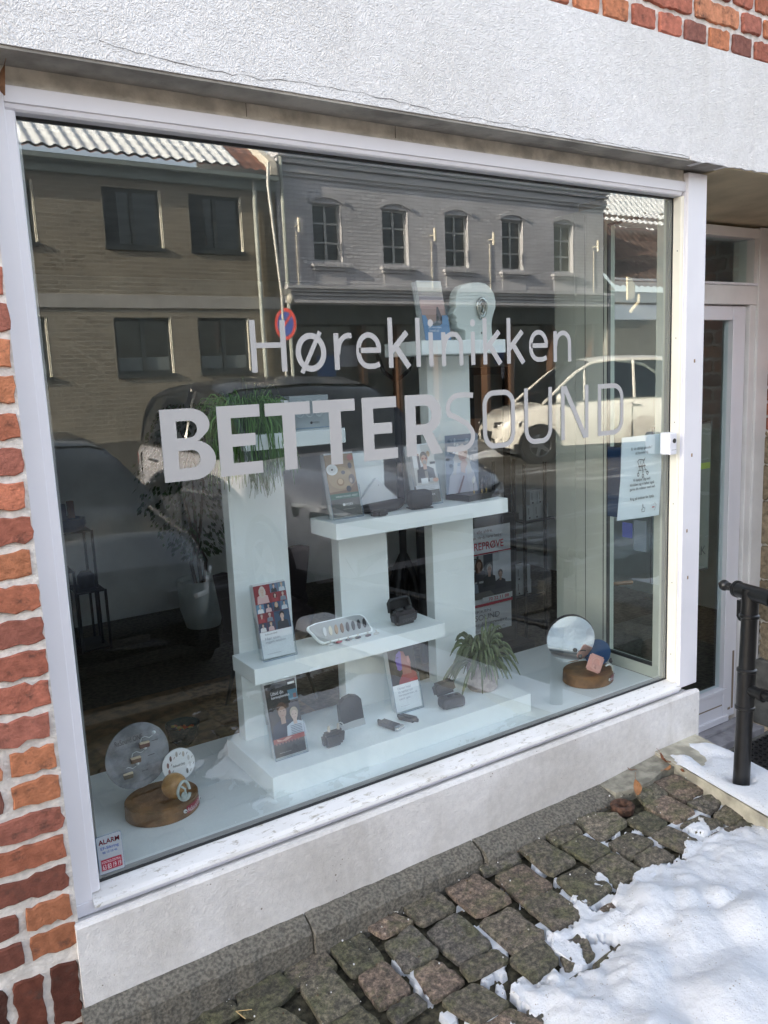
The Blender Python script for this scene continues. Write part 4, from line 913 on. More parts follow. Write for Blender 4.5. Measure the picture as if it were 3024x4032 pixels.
# ================================================================ small exhibits
def round_stand(x,y,lab,mirror=False,k=1.):
    """wooden drum base; local origin at its middle on the platform"""
    t=thing('hearing_aid_stand',lab,'display stand',(x,y,.3005),0)
    mb=LMB(); prof=[]; 
    bm=bmesh.new(); bmesh.ops.create_cone(bm,cap_ends=True,segments=48,radius1=.106*k,radius2=.104*k,depth=.046)
    for v in bm.verts: v.co.y*=.88; v.co.z+=.023
    bmesh.ops.bevel(bm,geom=[e for e in bm.edges if abs(e.verts[0].co.z-e.verts[1].co.z)<.001 and len(e.link_faces)==2],offset=.003,segments=2,affect='EDGES')
    mb.bm(bm,(1,1,1),True); mb.build('base',M['wood'],t)
    return t
def disc(mb,c,r,th,tilt,col=(1,1,1),yaw=0.,n=48,cut=None):
    """upright round plate facing -y; tilt leans it back"""
    Mx=Matrix.Rotation(yaw,4,'Z')@Matrix.Rotation(-tilt,4,'X')
    P=[Mx@Vector((r*math.cos(2*math.pi*i/n),0,max(r*math.sin(2*math.pi*i/n),-9 if cut is None else cut)))+Vector(c) for i in range(n)]
    d=Mx@Vector((0,th,0)); mb.prism(P,d,col); return Mx
lst=round_stand(.252,.272,'wooden display stand with grey speckled disc and round ear ball, front left')
mb=LMB(); Mx=disc(mb,(-.050,.02,.175-.0),.094,.006,.10,yaw=R(8),cut=-.13); mb.build('grey_disc',plain('cloudy_grey_disc',(.20,.21,.23),.35,var=.35,vscale=18),lst)
def onprint(parent,c,Mx):
    P=wloc(parent)+Vector(c); u=(Mx@Vector((1,0,0))); v=(Mx@Vector((0,0,1))); return Pr(P,u,v)
p=onprint(lst,(-.050,.0195,.175),Mx)
p.text('ReSound ONE',-.062,.020,.045,.060,INK)
for a,b,w_ in ((.045,.028,.02),(.028,-.010,.02),(.004,-.048,.02)): p.rect(a,a+w_,b,b+.0018,INK)
p.mb.build('disc_print',M['print'],lst,fix=False)
for (a,b,c) in ((.018,.032,(.12,.055,.05)),(-.010,-.006,(.16,.10,.07)),(-.036,-.046,(.10,.08,.06))):
    mb=LMB(); o_=Vector((-.050+a,.013,.175+b)); mb.box(o_.x-.014,o_.x+.016,o_.y-.006,o_.y+.004,o_.z-.010,o_.z+.006,c,bev=.004); mb.box(o_.x-.013,o_.x+.015,o_.y-.0065,o_.y+.003,o_.z+.003,o_.z+.0085,(.55,.45,.33),bev=.002)
    mb.tube([o_+Vector((-.010,0,.008)),o_+Vector((-.006,0,.020)),o_+Vector((.004,0,.023)),o_+Vector((.016,0,.016)),o_+Vector((.026,0,.020))],.0011,6,(.55,.58,.6)); mb.ell(o_+Vector((.030,-.001,.028)),(.0055,.005,.0055),10,(.6,.64,.66)); mb.build('hearing_aid',M['attr'],lst)
mb=LMB(); Mx=disc(mb,(.062,.012,.116),.0485,.005,.08,cut=-.045); mb.build('white_disc',M['paper'],lst)
p=onprint(lst,(.062,.0115,.116),Mx)
p.text('ReSound ONE',-.018,.018,-.004,.003,INK)
for i in range(8):
    a=R(205-i*36); x,z=.033*math.cos(a),.033*math.sin(a); p.ell(x,z,.0035,.0085,[(.30,.18,.16),(.22,.12,.12),(.12,.07,.07),(.45,.42,.38),(.5,.46,.4),(.55,.55,.55),(.62,.63,.64),(.2,.2,.2)][i],10,False); p.poly([(x+.008,z-.004),(x+.0095,z-.004),(x+.013,z+.002),(x+.0115,z+.003)],(.15,.15,.15),False)
p.mb.build('disc_print',M['print'],lst,fix=False)
mb=LMB(); mb.ell((.026,-.045,.086),(.036,.036,.036),24); mb.build('ear_ball',M['wood2'],lst)
mb=LMB(); pts=[(.026+.052*0+.017*math.cos(t)+.014,-.083+.004*math.sin(2*t),.082+.028*math.sin(t)) for t in [i*.35 for i in range(18)]]; mb.tube(pts,.0045,8); mb.ell((.040,-.086,.068),(.010,.006,.013),12); mb.tube([(.032,-.088,.10),(.042,-.091,.09),(.043,-.091,.075),(.036,-.088,.064)],.003,8); mb.build('ear',plain('clear_plastic_ear',(.45,.50,.48),.2,var=.1),lst)
def plate(parent,a0,wd,k=1.):
    """red name plate bent round the base"""
    mb=LMB(); n=8; vs=[]
    f=lambda a,z,dr=.0012:((.1055*k+dr)*math.cos(a),(.1055*k+dr)*.885*math.sin(a),z)
    A=[a0+wd*i/n for i in range(n+1)]
    for a in A: vs+= [f(a,.012),f(a,.034)]
    mb.add(vs,[(2*i,2*i+2,2*i+3,2*i+1) for i in range(n)],(.30,.02,.045))
    for a in (a0-.05,a0+wd+.05): mb.ell(f(a,.022,.001),(.006,.003,.006),10,(.6,.6,.6)); mb.ell(f(a,.022,.004),(.0022,.002,.0022),8,(.03,.03,.03))
    vs,fs,(x0,x1,y0,y1)=glyphs('ReSound GN'); mb.add([f(a0+wd*(.06+.88*(x-x0)/(x1-x0)),.016+.012*(y-y0)/(y1-y0),.0018) for x,y in vs],fs,(.75,.7,.7))
    vs=[]
    for i in range(7): a=a0+wd*(.2+.5*i/6); vs+= [f(a,.0138,.0018),f(a,.0147,.0018)]
    mb.add(vs,[(2*i,2*i+2,2*i+3,2*i+1) for i in range(6)],(.75,.7,.7))
    mb.build('name_plate',M['print'],parent)
plate(lst,R(-66),R(38))
rst=round_stand(1.935,.208,'wooden display stand with round mirror and blue disc, front right',k=.98)
mb=LMB(); Mx=disc(mb,(-.062,.03,.172),.094,.004,-.03,yaw=R(-30),cut=-.118); mb.build('round_mirror',M['mirror'],rst)
mb=LMB(); disc(mb,(-.050,.043,.172),.0945,.010,-.03,yaw=R(-30),cut=-.118); mb.build('mirror_back',M['darkgrey'],rst)
mb=LMB(); Mx=disc(mb,(.050,-.005,.101),.0530,.010,.06,yaw=R(-26),cut=-.05); mb.build('blue_disc',plain('blue_disc_card',(.02,.075,.19),.4,var=.05),rst)
p=onprint(rst,(.052,-.0056,.101),Mx)
for a,b,w_ in ((-.03,.024,.012),(-.008,.028,.014),(.012,.028,.020),(.026,.018,.014),(-.004,.012,.010),(.028,.008,.013),(.028,-.001,.012),(.030,-.008,.008),(-.03,.010,.012),(.0,-.022,.018),(.004,-.030,.014),(-.028,.0,.010),(.0,-.036,.016)): p.rect(a,a+w_,b,b+.0017,(.35,.45,.6),False)
p.mb.build('disc_print',M['print'],rst,fix=False)
mb=LMB(); bm=bmesh.new(); bmesh.ops.create_cube(bm,size=1)
Mr=Matrix.Translation((-.020,-.055,.088))@Matrix.Rotation(R(28),4,'Y')@Matrix.Rotation(R(-25),4,'Z')
for v in bm.verts: v.co=Mr@Vector((v.co.x*.058,v.co.y*.018,v.co.z*.066))
bmesh.ops.bevel(bm,geom=bm.edges[:],offset=.005,segments=2,affect='EDGES'); mb.bm(bm,(1,1,1),True)
pts=[Mr@Vector((.016*math.cos(t)-.002,-.012,.023*math.sin(t))) for t in [i*.33 for i in range(17)]]; mb.tube(pts,.0048,8); mb.ell(Mr@Vector((-.006,-.011,-.012)),(.009,.007,.011),10)
mb.build('rubber_ear',M['skin'],rst)
mb=LMB(); mb.tube([(.016,-.075,.075),(.030,-.082,.082),(.044,-.084,.072),(.050,-.082,.050)],[.004,.0048,.0048,.003],8); mb.build('ear_hook',plain('clear_tube',(.55,.58,.56),.2),rst)
mb=LMB(); mb.ell((.040,-.080,.092),(.009,.006,.011),10); mb.tube([(.022,-.078,.079),(.036,-.083,.080),(.048,-.082,.076)],.0022,6); mb.build('hearing_aid',M['darkgrey'],rst); mb=LMB(); mb.ell((-.055,-.012,.112),(.010,.006,.009),10); mb.tube([(-.045,-.02,.105),(-.03,-.03,.108),(-.02,-.04,.104)],.002,6); mb.build('hearing_aid',M['darkgrey'],rst)
plate(rst,R(-74),R(36),.98)

# charger, phone, remote controls, opened earphone cases
t=thing('charging_dock','plum-black rounded charging dock with two pale hearing aids in its top','charger',(.783,.198,.3685))
mb=LMB(); bm=bmesh.new(); bmesh.ops.create_cube(bm,size=1)
for v in bm.verts: v.co=Vector((v.co.x*(.084 if v.co.z>0 else .070),v.co.y*.034,(v.co.z+.5)*.052))
bmesh.ops.bevel(bm,geom=bm.edges[:],offset=.012,segments=4,affect='EDGES'); mb.bm(bm,(1,1,1),True); mb.build('dock_body',M['darkgrey'],t)
mb=LMB()
for x in (-.014,.020): mb.ell((x,0,.058),(.0048,.006,.014),12,(.52,.47,.40))
mb.tube([(.020,0,.068),(.028,0,.072),(.036,0,.066),(.040,0,.058)],.0018,6,(.5,.5,.5)); mb.tube([(-.014,0,.068),(-.008,0,.074),(-.002,0,.066)],.0015,6,(.5,.5,.5)); mb.build('hearing_aids',M['attr'],t)
t=thing('phone_clip','dark arched accessory box with pale lower edge standing upright on the plinth','device',(.905,.275,.3685))
mb=LMB(); pts=[(-.045,.020),(.042,.020),(.040,.085),(.030,.098),(.006,.105),(-.022,.100),(-.044,.082)]; mb.prism([(a,b*.16,b) for a,b in pts],(0,.020,.0)); mb.build('body',M['black'],t)
mb=LMB(); mb.prism([(a,b*.16-.0012,b) for a,b in [(-.046,.0),(.044,.0),(.043,.022),(.005,.023),(-.046,.020)]],(0,.022,0)); mb.build('lower_edge',plain('pale_grey_plastic',(.42,.43,.43),.4),t)
def remote(name,lab,x,y,l,w,rz,two):
    t=thing(name,lab,'remote control',(x,y,.3685),rz,'remote controls lying on the plinth')
    mb=LMB(); bm=bmesh.new(); bmesh.ops.create_cube(bm,size=1)
    for v in bm.verts: v.co=Vector((v.co.x*w,v.co.y*l,(v.co.z+.5)*.015))
    bmesh.ops.bevel(bm,geom=[e for e in bm.edges if abs(e.verts[0].co.z-e.verts[1].co.z)>.01],offset=w*.42,segments=6,affect='EDGES'); bmesh.ops.bevel(bm,geom=bm.edges[:],offset=.003,segments=2,affect='EDGES')
    mb.bm(bm,(1,1,1),True); mb.build('body',M['darkgrey'],t)
    if two:
        mb=LMB(); mb.box(-w*.49,w*.49,-l*.505,-l*.34,.002,.0158,bev=.004); mb.build('silver_end',M['silver'],t)
        mb=LMB(); 
        for i in range(3): mb.ell((0,-l*.18+i*.013,.0152),(.004,.003,.0012),8)
        mb.box(-.007,.007,l*.12,l*.28,.0150,.0158); mb.build('buttons',M['black'],t)
    else:
        mb=LMB(); mb.ell((0,l*.2,.0155),(.005,.005,.0012),10); mb.build('button',M['black'],t)
remote('remote_control','longer dark remote control with silver end, on the low plinth',1.0,.207,.105,.036,R(15),True)
remote('remote_control','shorter plain dark remote control next to the one with a silver end',1.078,.212,.084,.030,R(25),False)
t=thing('earphone_case','opened plum-black earphone case with hinged lid, on the low plinth by the plant','earphone case',(1.262,.21,.3685),R(-8))
mb=LMB(); mb.box(-.045,.045,-.028,.028,.0,.040,bev=.013); mb.build('case_body',M['darkgrey'],t)
mb=LMB(); bm=bmesh.new(); bmesh.ops.create_cube(bm,size=1)
Mr=Matrix.Translation((-.012,.030,.062))@Matrix.Rotation(R(-16),4,'X')@Matrix.Rotation(R(-6),4,'Y')
for v in bm.verts: v.co=Mr@Vector((v.co.x*.088,v.co.y*.022,v.co.z*.050))
bmesh.ops.bevel(bm,geom=bm.edges[:],offset=.0105,segments=3,affect='EDGES'); mb.bm(bm,(1,1,1),True); mb.build('lid',M['darkgrey'],t)
mb=LMB(); mb.ell((-.01,-.004,.040),(.009,.009,.007),10); mb.ell((.02,0,.040),(.008,.008,.006),10); mb.build('earphones',M['black'],t)
t=thing('demo_case','black earphone demo case with open lid on the right end of the middle shelf','earphone case',(1.150,.318,.6655),R(2))
mb=LMB(); bm=bmesh.new(); bmesh.ops.create_cube(bm,size=1)
for v in bm.verts: v.co=Vector((v.co.x*(.104 if v.co.z>0 else .092),v.co.y*.046,(v.co.z+.5)*.050))
bmesh.ops.bevel(bm,geom=bm.edges[:],offset=.0125,segments=4,affect='EDGES'); mb.bm(bm,(1,1,1),True); mb.build('case_body',M['darkgrey'],t)
mb=LMB(); mb.tube([(-.052,.012,.046),(-.052,.018,.078),(-.044,.020,.088),(.030,.020,.088),(.036,.018,.078),(.038,.012,.055)],.0055,8); mb.prism([(-.046,.024,.05),(.034,.024,.052),(.032,.028,.084),(-.042,.028,.084)],(0,.006,0)); mb.build('lid',M['black'],t)
mb=LMB(); mb.ell((-.018,0,.052),(.018,.013,.012),14); mb.ell((.022,0,.052),(.014,.012,.010),14); mb.build('earphones',M['black'],t)
p=Pr(Vector((1.150,.318,.6655))+Vector((0,-.0236,0)),(1,0,0),(0,0,1)); p.text('DEMO',-.022,.026,.014,.024,(.16,.16,.17)); p.mb.build('lettering',M['print'],t,fix=False)
t=thing('colour_tray','slanted grey tray with a row of eight hearing aid shells from pale to black','sample tray',(.90,.31,.6655))
mb=LMB(); a=R(38); U=Vector((1,0,0)); V=Vector((.0,math.sin(a),math.cos(a)))
o_=Vector((0,-.018,.004)); out=[(-.085,0),(.098,0),(.104,.008),(.094,.058),(.082,.070),(.060,.074),(-.088,.074),(-.118,.068),(-.122,.060),(-.098,.010)]
# shell rests on its lower long edge
mb.prism([o_+U*x+V*y for x,y in out],-V.cross(U).normalized()*.010 if V.cross(U).y>0 else V.cross(U).normalized()*-.010)
mb.build('rim',M['shelf'],t)
nn=U.cross(V).normalized(); nn=nn if nn.y<0 else -nn
mb=LMB(); mb.prism([o_+nn*.0105+U*(x*.95-.001)+V*(y*.88+.005) for x,y in out],nn*.0015); mb.build('grey_face',plain('grey_tray_face',(.36,.38,.38),.45),t)
mb=LMB(); cs=[(.62,.64,.64),(.62,.58,.45),(.42,.28,.16),(.22,.12,.06),(.10,.08,.08),(.06,.055,.055),(.04,.035,.035),(.03,.028,.032)]
for i,c in enumerate(cs):
    x=-.070+i*.0215; P=[]
    for k in range(12):
        tt=2*math.pi*k/12; P.append(o_+nn*.0122+U*(x+.0058*math.cos(tt)+.003*math.sin(tt))+V*(.036+.0165*math.sin(tt)))
    mb.prism(P,nn*.004,c)
mb.build('sample_shells',M['attr'],t)
for i,(x,y,c,lb) in enumerate([(.838,.281,(.62,.65,.66),'clear white'),(.870,.284,(.30,.02,.04),'dark red'),(.906,.284,(.03,.03,.05),'blue-black'),(.942,.283,(.045,.035,.045),'charcoal'),(.979,.280,(.09,.05,.06),'dark brown'),(1.011,.279,(.52,.52,.50),'pale grey')]):
    o=LMB(); o.ell((0,0,.004),(.0125,.006,.004),12,c); o.tube([(0,0,.006),(.0,.002,.016)],[.002,.003],8,(.62,.62,.58)); o=o.build('hearing_aid',M['attr']); o.location=(x,y,.6655); tag(o,lb+' hearing aid lying in the row before the grey tray','hearing aid','hearing aids in a row on the middle shelf')

# upper shelf things
t=thing('white_box_card','white product card leaning as a diamond corner behind the black tray','card',(1.10,.36,1.067))
p=Pr((1.112,.382,1.067),(1,0,0),(0,.10,1)); P3=[(-.088,.020),(-.004,.104),(.104,.001),(-.072,.0005)]
mb=MB(); mb.prism([p.P(a,b,0) for a,b in P3],(0,.010,0)); mb.build('card',M['paper'],t)
q=Pr(p.P(-.004,.100,1)-Vector((0,.0016,0)),Vector((.108,0,-.103)),Vector((.103,0,.108))); q.text('WIDEX TV PLAY',.018,.118,-.018,-.007,INK); q.mb.build('lettering',M['print'],t,fix=False)
t=thing('black_tray','black shallow curved dish on the upper shelf before the white card','dish',(1.10,.335,1.067))
mb=LMB(); bm=bmesh.new(); bmesh.ops.create_uvsphere(bm,u_segments=28,v_segments=12,radius=1)
for v in bm.verts: v.co=Vector((v.co.x*.092*(1-.15*v.co.x),v.co.y*.040,max(v.co.z,-.35)*.024+.0085+.012*abs(v.co.x)**2+.004*v.co.x))
mb.bm(bm,(1,1,1),True); mb.build('dish',M['black'],t)
t=thing('black_puck','small round-cornered black device lying in front of the black dish','device',(1.036,.268,1.067))
mb=LMB(); bm=bmesh.new(); bmesh.ops.create_cube(bm,size=1)
for v in bm.verts: v.co=Vector((v.co.x*.056,v.co.y*.048,(v.co.z+.5)*.015))
bmesh.ops.bevel(bm,geom=[e for e in bm.edges if abs(e.verts[0].co.z-e.verts[1].co.z)>.01],offset=.016,segments=5,affect='EDGES'); mb.bm(bm,(1,1,1),False); mb.build('body',M['black'],t)
mb=LMB(); mb.tube([(.022*math.cos(a),.019*math.sin(a),.0155) for a in [i*.35 for i in range(19)]],.0014,6); mb.build('rim',M['darkgrey'],t)
t=thing('speaker_cube','dark fabric rounded cube speaker near the middle of the upper shelf','speaker',(1.212,.288,1.067),R(-10))
mb=LMB(); mb.box(-.042,.042,-.028,.028,.003,.062,bev=.016); mb.build('body',plain('dark_fabric',(.035,.036,.038),.9,bump=.6,bscale=300),t)
mb=LMB(); mb.box(-.040,.040,-.026,.026,.0,.004,bev=.002); mb.build('foot',M['black'],t)
t=thing('photo_panel','photo panel of a grey-haired woman resting her chin on her hand, on black base','photo panel',(1.46,.33,1.067))
mb=MB(); mb.prism([(1.386,.372,1.067),(1.405,.262,1.067),(1.561,.285,1.067),(1.552,.375,1.067)],(0,0,.022)); mb.build('base',M['blackgloss'],t)
mb=MB(); mb.box(1.365,1.514,.340,.345,1.089,1.298); mb.build('acrylic_panel',M['acrylic'],t)
p=Pr((1.3655,.3396,1.0895),(1,0,0),(0,0,1)); w,h=.148,.208
p.rect(0,w,0,h,(.22,.27,.36)); random.seed(4)
for i in range(26): p.ell(random.uniform(.01,w-.012),random.uniform(h*.45,h-.012),random.uniform(.004,.010),random.uniform(.004,.009),random.choice([(.33,.40,.50),(.12,.17,.25),(.40,.46,.54),(.16,.22,.31)]),10,False)
p.k+=1
p.poly([(w*.06,0),(w*.12,h*.30),(w*.30,h*.46),(w*.66,h*.48),(w*.86,h*.34),(w*.97,0)],(.46,.48,.56))
p.poly([(w*.22,h*.32),(w*.26,h*.62),(w*.36,h*.80),(w*.52,h*.84),(w*.66,h*.76),(w*.72,h*.55),(w*.80,h*.34),(w*.66,h*.30),(w*.6,h*.5),(w*.36,h*.52),(w*.3,h*.32)],(.50,.50,.52))
p.ell(w*.52,h*.66,w*.135,h*.125,(.50,.36,.34)); p.poly([(w*.38,h*.70),(w*.42,h*.80),(w*.56,h*.82),(w*.66,h*.74),(w*.6,h*.77),(w*.48,h*.77)],(.55,.55,.56))
p.rect(w*.44,w*.49,h*.675,h*.683,(.08,.06,.07),False); p.rect(w*.56,w*.61,h*.675,h*.683,(.08,.06,.07),False); p.rect(w*.48,w*.57,h*.585,h*.592,(.35,.13,.14))
p.poly([(w*.46,h*.30),(w*.44,h*.50),(w*.52,h*.56),(w*.62,h*.55),(w*.66,h*.50),(w*.58,h*.40),(w*.58,h*.30)],(.52,.38,.36)); p.poly([(w*.30,h*.02),(w*.46,h*.36),(w*.62,h*.32),(w*.72,0)],(.42,.43,.52)); p.poly([(w*.33,0),(w*.52,h*.30),(w*.56,h*.28),(w*.40,0)],(.20,.14,.17))
p.mb.build('photo_print',M['print'],t,fix=False)
for i,(x,y,c,lb) in enumerate([(1.452,.292,(.66,.66,.66),'white'),(1.494,.298,(.05,.05,.055),'black'),(1.520,.305,(.05,.05,.06),'right-hand black')]):
    s=thing('hearing_aid_on_pin',lb+' hearing aid on a thin gold-footed pin before the photo panel','hearing aid',(x,y,1.0895),0,'hearing aids on pins')
    mb=LMB(); mb.cyl((0,0,0),(0,0,.010),.0032,n=10); mb.build('brass_foot',plain('brass',(.55,.42,.18),.3,metal=1.),s)
    hh=.036 if i==0 else .03; mb=LMB(); mb.cyl((0,0,.01),(0,0,hh),.0009,n=6); mb.build('pin',M['silver'],s)
    mb=LMB(); mb.ell((0,0,hh+.012),(.0062,.006,.014),12,c,M=Matrix.Rotation(R(18),4,'Y')); mb.tube([(-.002,0,hh+.02),(.008,0,hh+.014),(.012,0,hh+.002)],.001,6,(.4,.4,.4)); mb.build('shell',M['attr'],s)
t=thing('white_card','plain pale card standing behind the foam head on the top shelf','card',(1.45,.42,1.621)); mb=MB(); mb.box(1.395,1.47,.385,.391,1.6205,1.752); mb.build('card',M['paper'],t)

# foam head with silver ear
t=thing('foam_head','pale flat-sided foam head in profile with a big silver ear, on the top shelf','display head',(1.49,.33,1.6205))
sil=[(1.434,.002),(1.435,.028),(1.43,.035),(1.41,.038),(1.401,.042),(1.397,.051),(1.399,.059),(1.392,.067),(1.397,.075),(1.393,.082),(1.386,.086),(1.382,.091),(1.391,.101),(1.398,.111),(1.394,.122),(1.397,.148),(1.405,.166),(1.42,.181),(1.44,.189),(1.466,.194),(1.50,.1965),(1.53,.193),(1.552,.18),(1.567,.16),(1.575,.134),(1.573,.111),(1.563,.088),(1.556,.068),(1.553,.048),(1.555,.024),(1.56,.002)]
mb=MB(); n=len(sil); cx=1.49; cz=.11; rings=[]
for s,y in ((.975,.296),(.99,.2985),(1.,.303),(1.,.326),(.99,.331),(.975,.334)): rings.append([(cx+(a-cx)*s,y,1.6205+(cz+(b-cz)*s if b>.01 else b)) for a,b in sil])
vs=[p for r_ in rings for p in r_]; fs=[(k*n+i,k*n+(i+1)%n,(k+1)*n+(i+1)%n,(k+1)*n+i) for k in range(5) for i in range(n)]+[list(range(n)),[5*n+i for i in range(n)]]
mb.add(vs,fs,(1,1,1),True); mb.build('head',M['foam'],t)
mb=MB(); mb.box(1.425,1.560,.3345,.350,1.6206,1.665,bev=.006); mb.build('stand_foot',M['foam'],t)
mb=MB(); ec=Vector((1.506,.2935,1.727))
mb.tube([ec+Vector((.021*math.cos(a)*(1+.15*math.sin(a)),-.004*math.sin(a*.5),.033*math.sin(a)+.002)) for a in [R(-70+i*20) for i in range(17)]],[.0052]*17,8)
mb.tube([ec+Vector((.010*math.cos(a)-.001,-.002,.018*math.sin(a)+.005)) for a in [R(-60+i*22) for i in range(13)]],[.0042]*13,8)
mb.ell(ec+Vector((-.004,0,-.027)),(.009,.006,.011),12); mb.ell(ec+Vector((0,.006,0)),(.024,.006,.036),20); mb.build('silver_ear',plain('silver_ear_paint',(.42,.45,.44),.22,metal=.85,var=.1),t)
p=Pr((1.503,.2955,1.642),(1,0,0),(0,0,1)); p.text('Widex',.008,.028,.0,.007,INK); p.ell(.003,.0035,.0035,.0035,INK); p.mb.build('lettering',M['print'],t,fix=False)

# box on the small shelf
t=thing('grey_box','grey and white product box with three looping plastic rings, on the small shelf','box',(.82,.33,1.3615))
mb=MB(); mb.box(.765,.900,.325,.385,1.3612,1.463,bev=.001); mb.build('box',plain('grey_card_box',(.33,.37,.39),.5,var=.04),t)
mb=MB(); mb.box(.735,.7645,.330,.385,1.3612,1.452); mb.build('white_side',M['paper'],t)
p=Pr((.765,.3245,1.3615),(1,0,0),(0,0,1)); p.text('WIDEX',.075,.100,.014,.020,INK); p.ell(.071,.017,.0042,.0042,INK); p.rect(.0,.135,.0,.002,(.2,.3,.4)); p.mb.build('lettering',M['print'],t,fix=False)
mb=MB()
for i in range(3):
    c=Vector((.792+.0335*i,.312,1.398+.026)); mb.tube([c+Vector((.0155*math.cos(a),-.003*math.cos(a),.026*math.sin(a))) for a in [R(j*20) for j in range(19)]],.0017,6)
mb.build('rings',plain('clear_ring',(.45,.50,.52),.15,var=.05),t)

# ================================================================ plants in the window
t=thing('trailing_plant','trailing green rhipsalis spilling over the left upright and small shelf','plant',(.63,.34,1.361))
mb=MB(); random.seed(31)
def strand(p0,ang,out,drop,r=.0016,n=8,col=None,up=.03):
    P=[]; 
    for i in range(n):
        s=i/(n-1); q=Vector(p0)+Vector((math.cos(ang)*out*s**.75,math.sin(ang)*out*s**.75,up*math.sin(s*2.2)-drop*s**1.9))
        q+=Vector((noise.noise(q*22+Vector((ang,0,0))),noise.noise(q*22+Vector((0,ang,3))),noise.noise(q*22+Vector((0,7,ang)))))*.014*s; P.append(q)
    g=random.uniform(.5,1.4); col=col or (.085*g,.19*g,.04*g)
    mb.tube(P,[r]*(n-1)+[r*.5],3,col,False)
for k in range(900):
    a=random.uniform(0,2*math.pi); d=random.random()**.6*.062
    p0=(.628+d*math.cos(a)*1.25,.335+d*math.sin(a)*.9,1.395+random.uniform(-.01,.03))
    strand(p0,a+random.uniform(-.6,.6),random.uniform(.03,.085),random.uniform(.02,.21)*(1.15 if math.sin(a)<.2 else .6),r=random.uniform(.0015,.0023),up=random.uniform(.03,.085),n=7)
for k in range(46): strand((.60+random.uniform(-.03,.06),.262+random.uniform(-.02,.02),1.33),-1.5+random.uniform(-.6,.6),random.uniform(.005,.03),random.uniform(.10,.155),r=.0013,up=.0,n=6,col=(.07,.12,.045))
for a,o_,up in ((.2,.30,.03),(2.9,.16,.08),(3.0,.22,.05),(.9,.1,.12),(1.6,.05,.14),(.4,.13,.11)): strand((.63,.31,1.40),a,o_,.02,r=.0011,up=up,n=9,col=(.12,.16,.06))
mb.build('stems',M['leaf'],t)
mb=MB(); mb.lathe([(.045,1.3612),(.056,1.42),(.050,1.42),(.046,1.41),(0,1.41)],(.628,.335,0),24); mb.build('pot',M['potgrey'],t)
t=thing('potted_plant','bushy green finger-leaved plant in a ribbed mauve-grey pot on the low plinth','potted plant',(1.456,.27,.3685))
mb=MB(); prof=[(.0,.3690),(.050,.3690),(.0545,.374)]
for i in range(22): prof.append((.0555+(.0012 if i%2 else 0),.377+i*.0044))
prof+= [(.055,.475),(.050,.475),(.050,.462),(0,.460)]; mb.lathe(prof,(1.456,.275,0),40); mb.build('pot',M['potgrey'],t)
mb=MB(); random.seed(8)
for k in range(170):
    a=random.uniform(0,2*math.pi); L_=random.uniform(.08,.175); el=random.random()**.8; n=9; r=random.uniform(.0042,.0064); P=[]
    up=L_*(.75*el+.12); dr=L_*(1.0-.9*el); g=random.uniform(.7,1.35)
    for i in range(n):
        s=i/(n-1); P.append((1.456+math.cos(a)*(.012+L_*s**.85*(1.05-.55*el)),.275+math.sin(a)*(.010+L_*s**.85*(.72-.4*el)),.466+up*math.sin(s*1.9)-dr*s**2.4*.85))
    mb.tube(P,[r*.55,r*.9,r,r,r,r*.95,r*.85,r*.65,r*.25],6,(.095*g,.125*g,.055*g),True)
for a,L_ in ((1.3,.17),(1.15,.10)): mb.tube([(1.47+.01*i/6,.275,.47+L_*i/6) for i in range(7)],[.004,.0045,.0045,.004,.004,.003,.001],6,(.12,.16,.08))
mb.build('leaves',M['leaf'],t)

# ================================================================ stickers, notice, door bell
t=thing('alarm_sticker','grey alarm sticker with red and blue print at the lower left corner of the glass','sticker',(.04,-.003,.385))
p=Pr((.0085,-.0022,.334),(1,0,-.012),(-.02,0,1)); w,h=.0615,.101
def rr(x0,x1,y0,y1,r): return arc(x1-r,y0+r,r,r,-90,0,5)+arc(x1-r,y1-r,r,r,0,90,5)+arc(x0+r,y1-r,r,r,90,180,5)+arc(x0+r,y0+r,r,r,180,270,5)
p.poly(rr(0,w,0,h,.005),(.06,.14,.26)); p.poly(rr(.0009,w-.0009,.0009,h-.0009,.0045),(.36,.40,.44)); 
vs,fs=0,0
p.text('ALARM',.0055,w-.006,h*.77,h*.90,(.38,.015,.04)); p.k-=1
vs_,fs_,bb=glyphs('ALARM',.018); p.mb.add([p.P(.0055+(x-bb[0])/(bb[1]-bb[0])*(w-.0115),h*.77+(y-bb[2])/(bb[3]-bb[2])*h*.13) for x,y in vs_],fs_,(.38,.015,.04)); p.k+=1
p.text('EF-Sikring',.009,w-.009,h*.61,h*.71,(.02,.08,.36)); p.text('98 13 15 46',.012,w-.014,h*.53,h*.585,(.02,.08,.36))
p.rect(.006,w-.006,h*.09,h*.38,(.33,.02,.05)); p.text('KONTROLCENTRAL',.008,w-.008,h*.28,h*.345,(.62,.6,.62)); p.text('63 83 19 19',.0085,w-.0085,h*.12,h*.25,(.65,.65,.67))
p.mb.build('print',M['print'],t,fix=False)
t=thing('paper_notice','pale blue paper notice with walker drawing taped inside the glass at the right','notice',(2.0,.02,.8))
PX0,PZ0=1.896,.967; w,h=.212,.296
mb=MB(); n=10; vs=[]
for j in range(n+1):
    for i in range(n+1):
        s=i/n; q=j/n; vs.append((PX0+(.0 if q>.5 else -.02*(.5-q)*1.2)+s*w+(.005*(1-q) if s>.9 else 0),.012+.010*(1-q)*(1-s)**2,PZ0+q*h-.006*s*(1-q)))
mb.add(vs,[(j*(n+1)+i,j*(n+1)+i+1,(j+1)*(n+1)+i+1,(j+1)*(n+1)+i) for j in range(n) for i in range(n)],(1,1,1),True)
mb.build('sheet',plain('notice_paper',(.66,.75,.79),.6,var=.01),t)
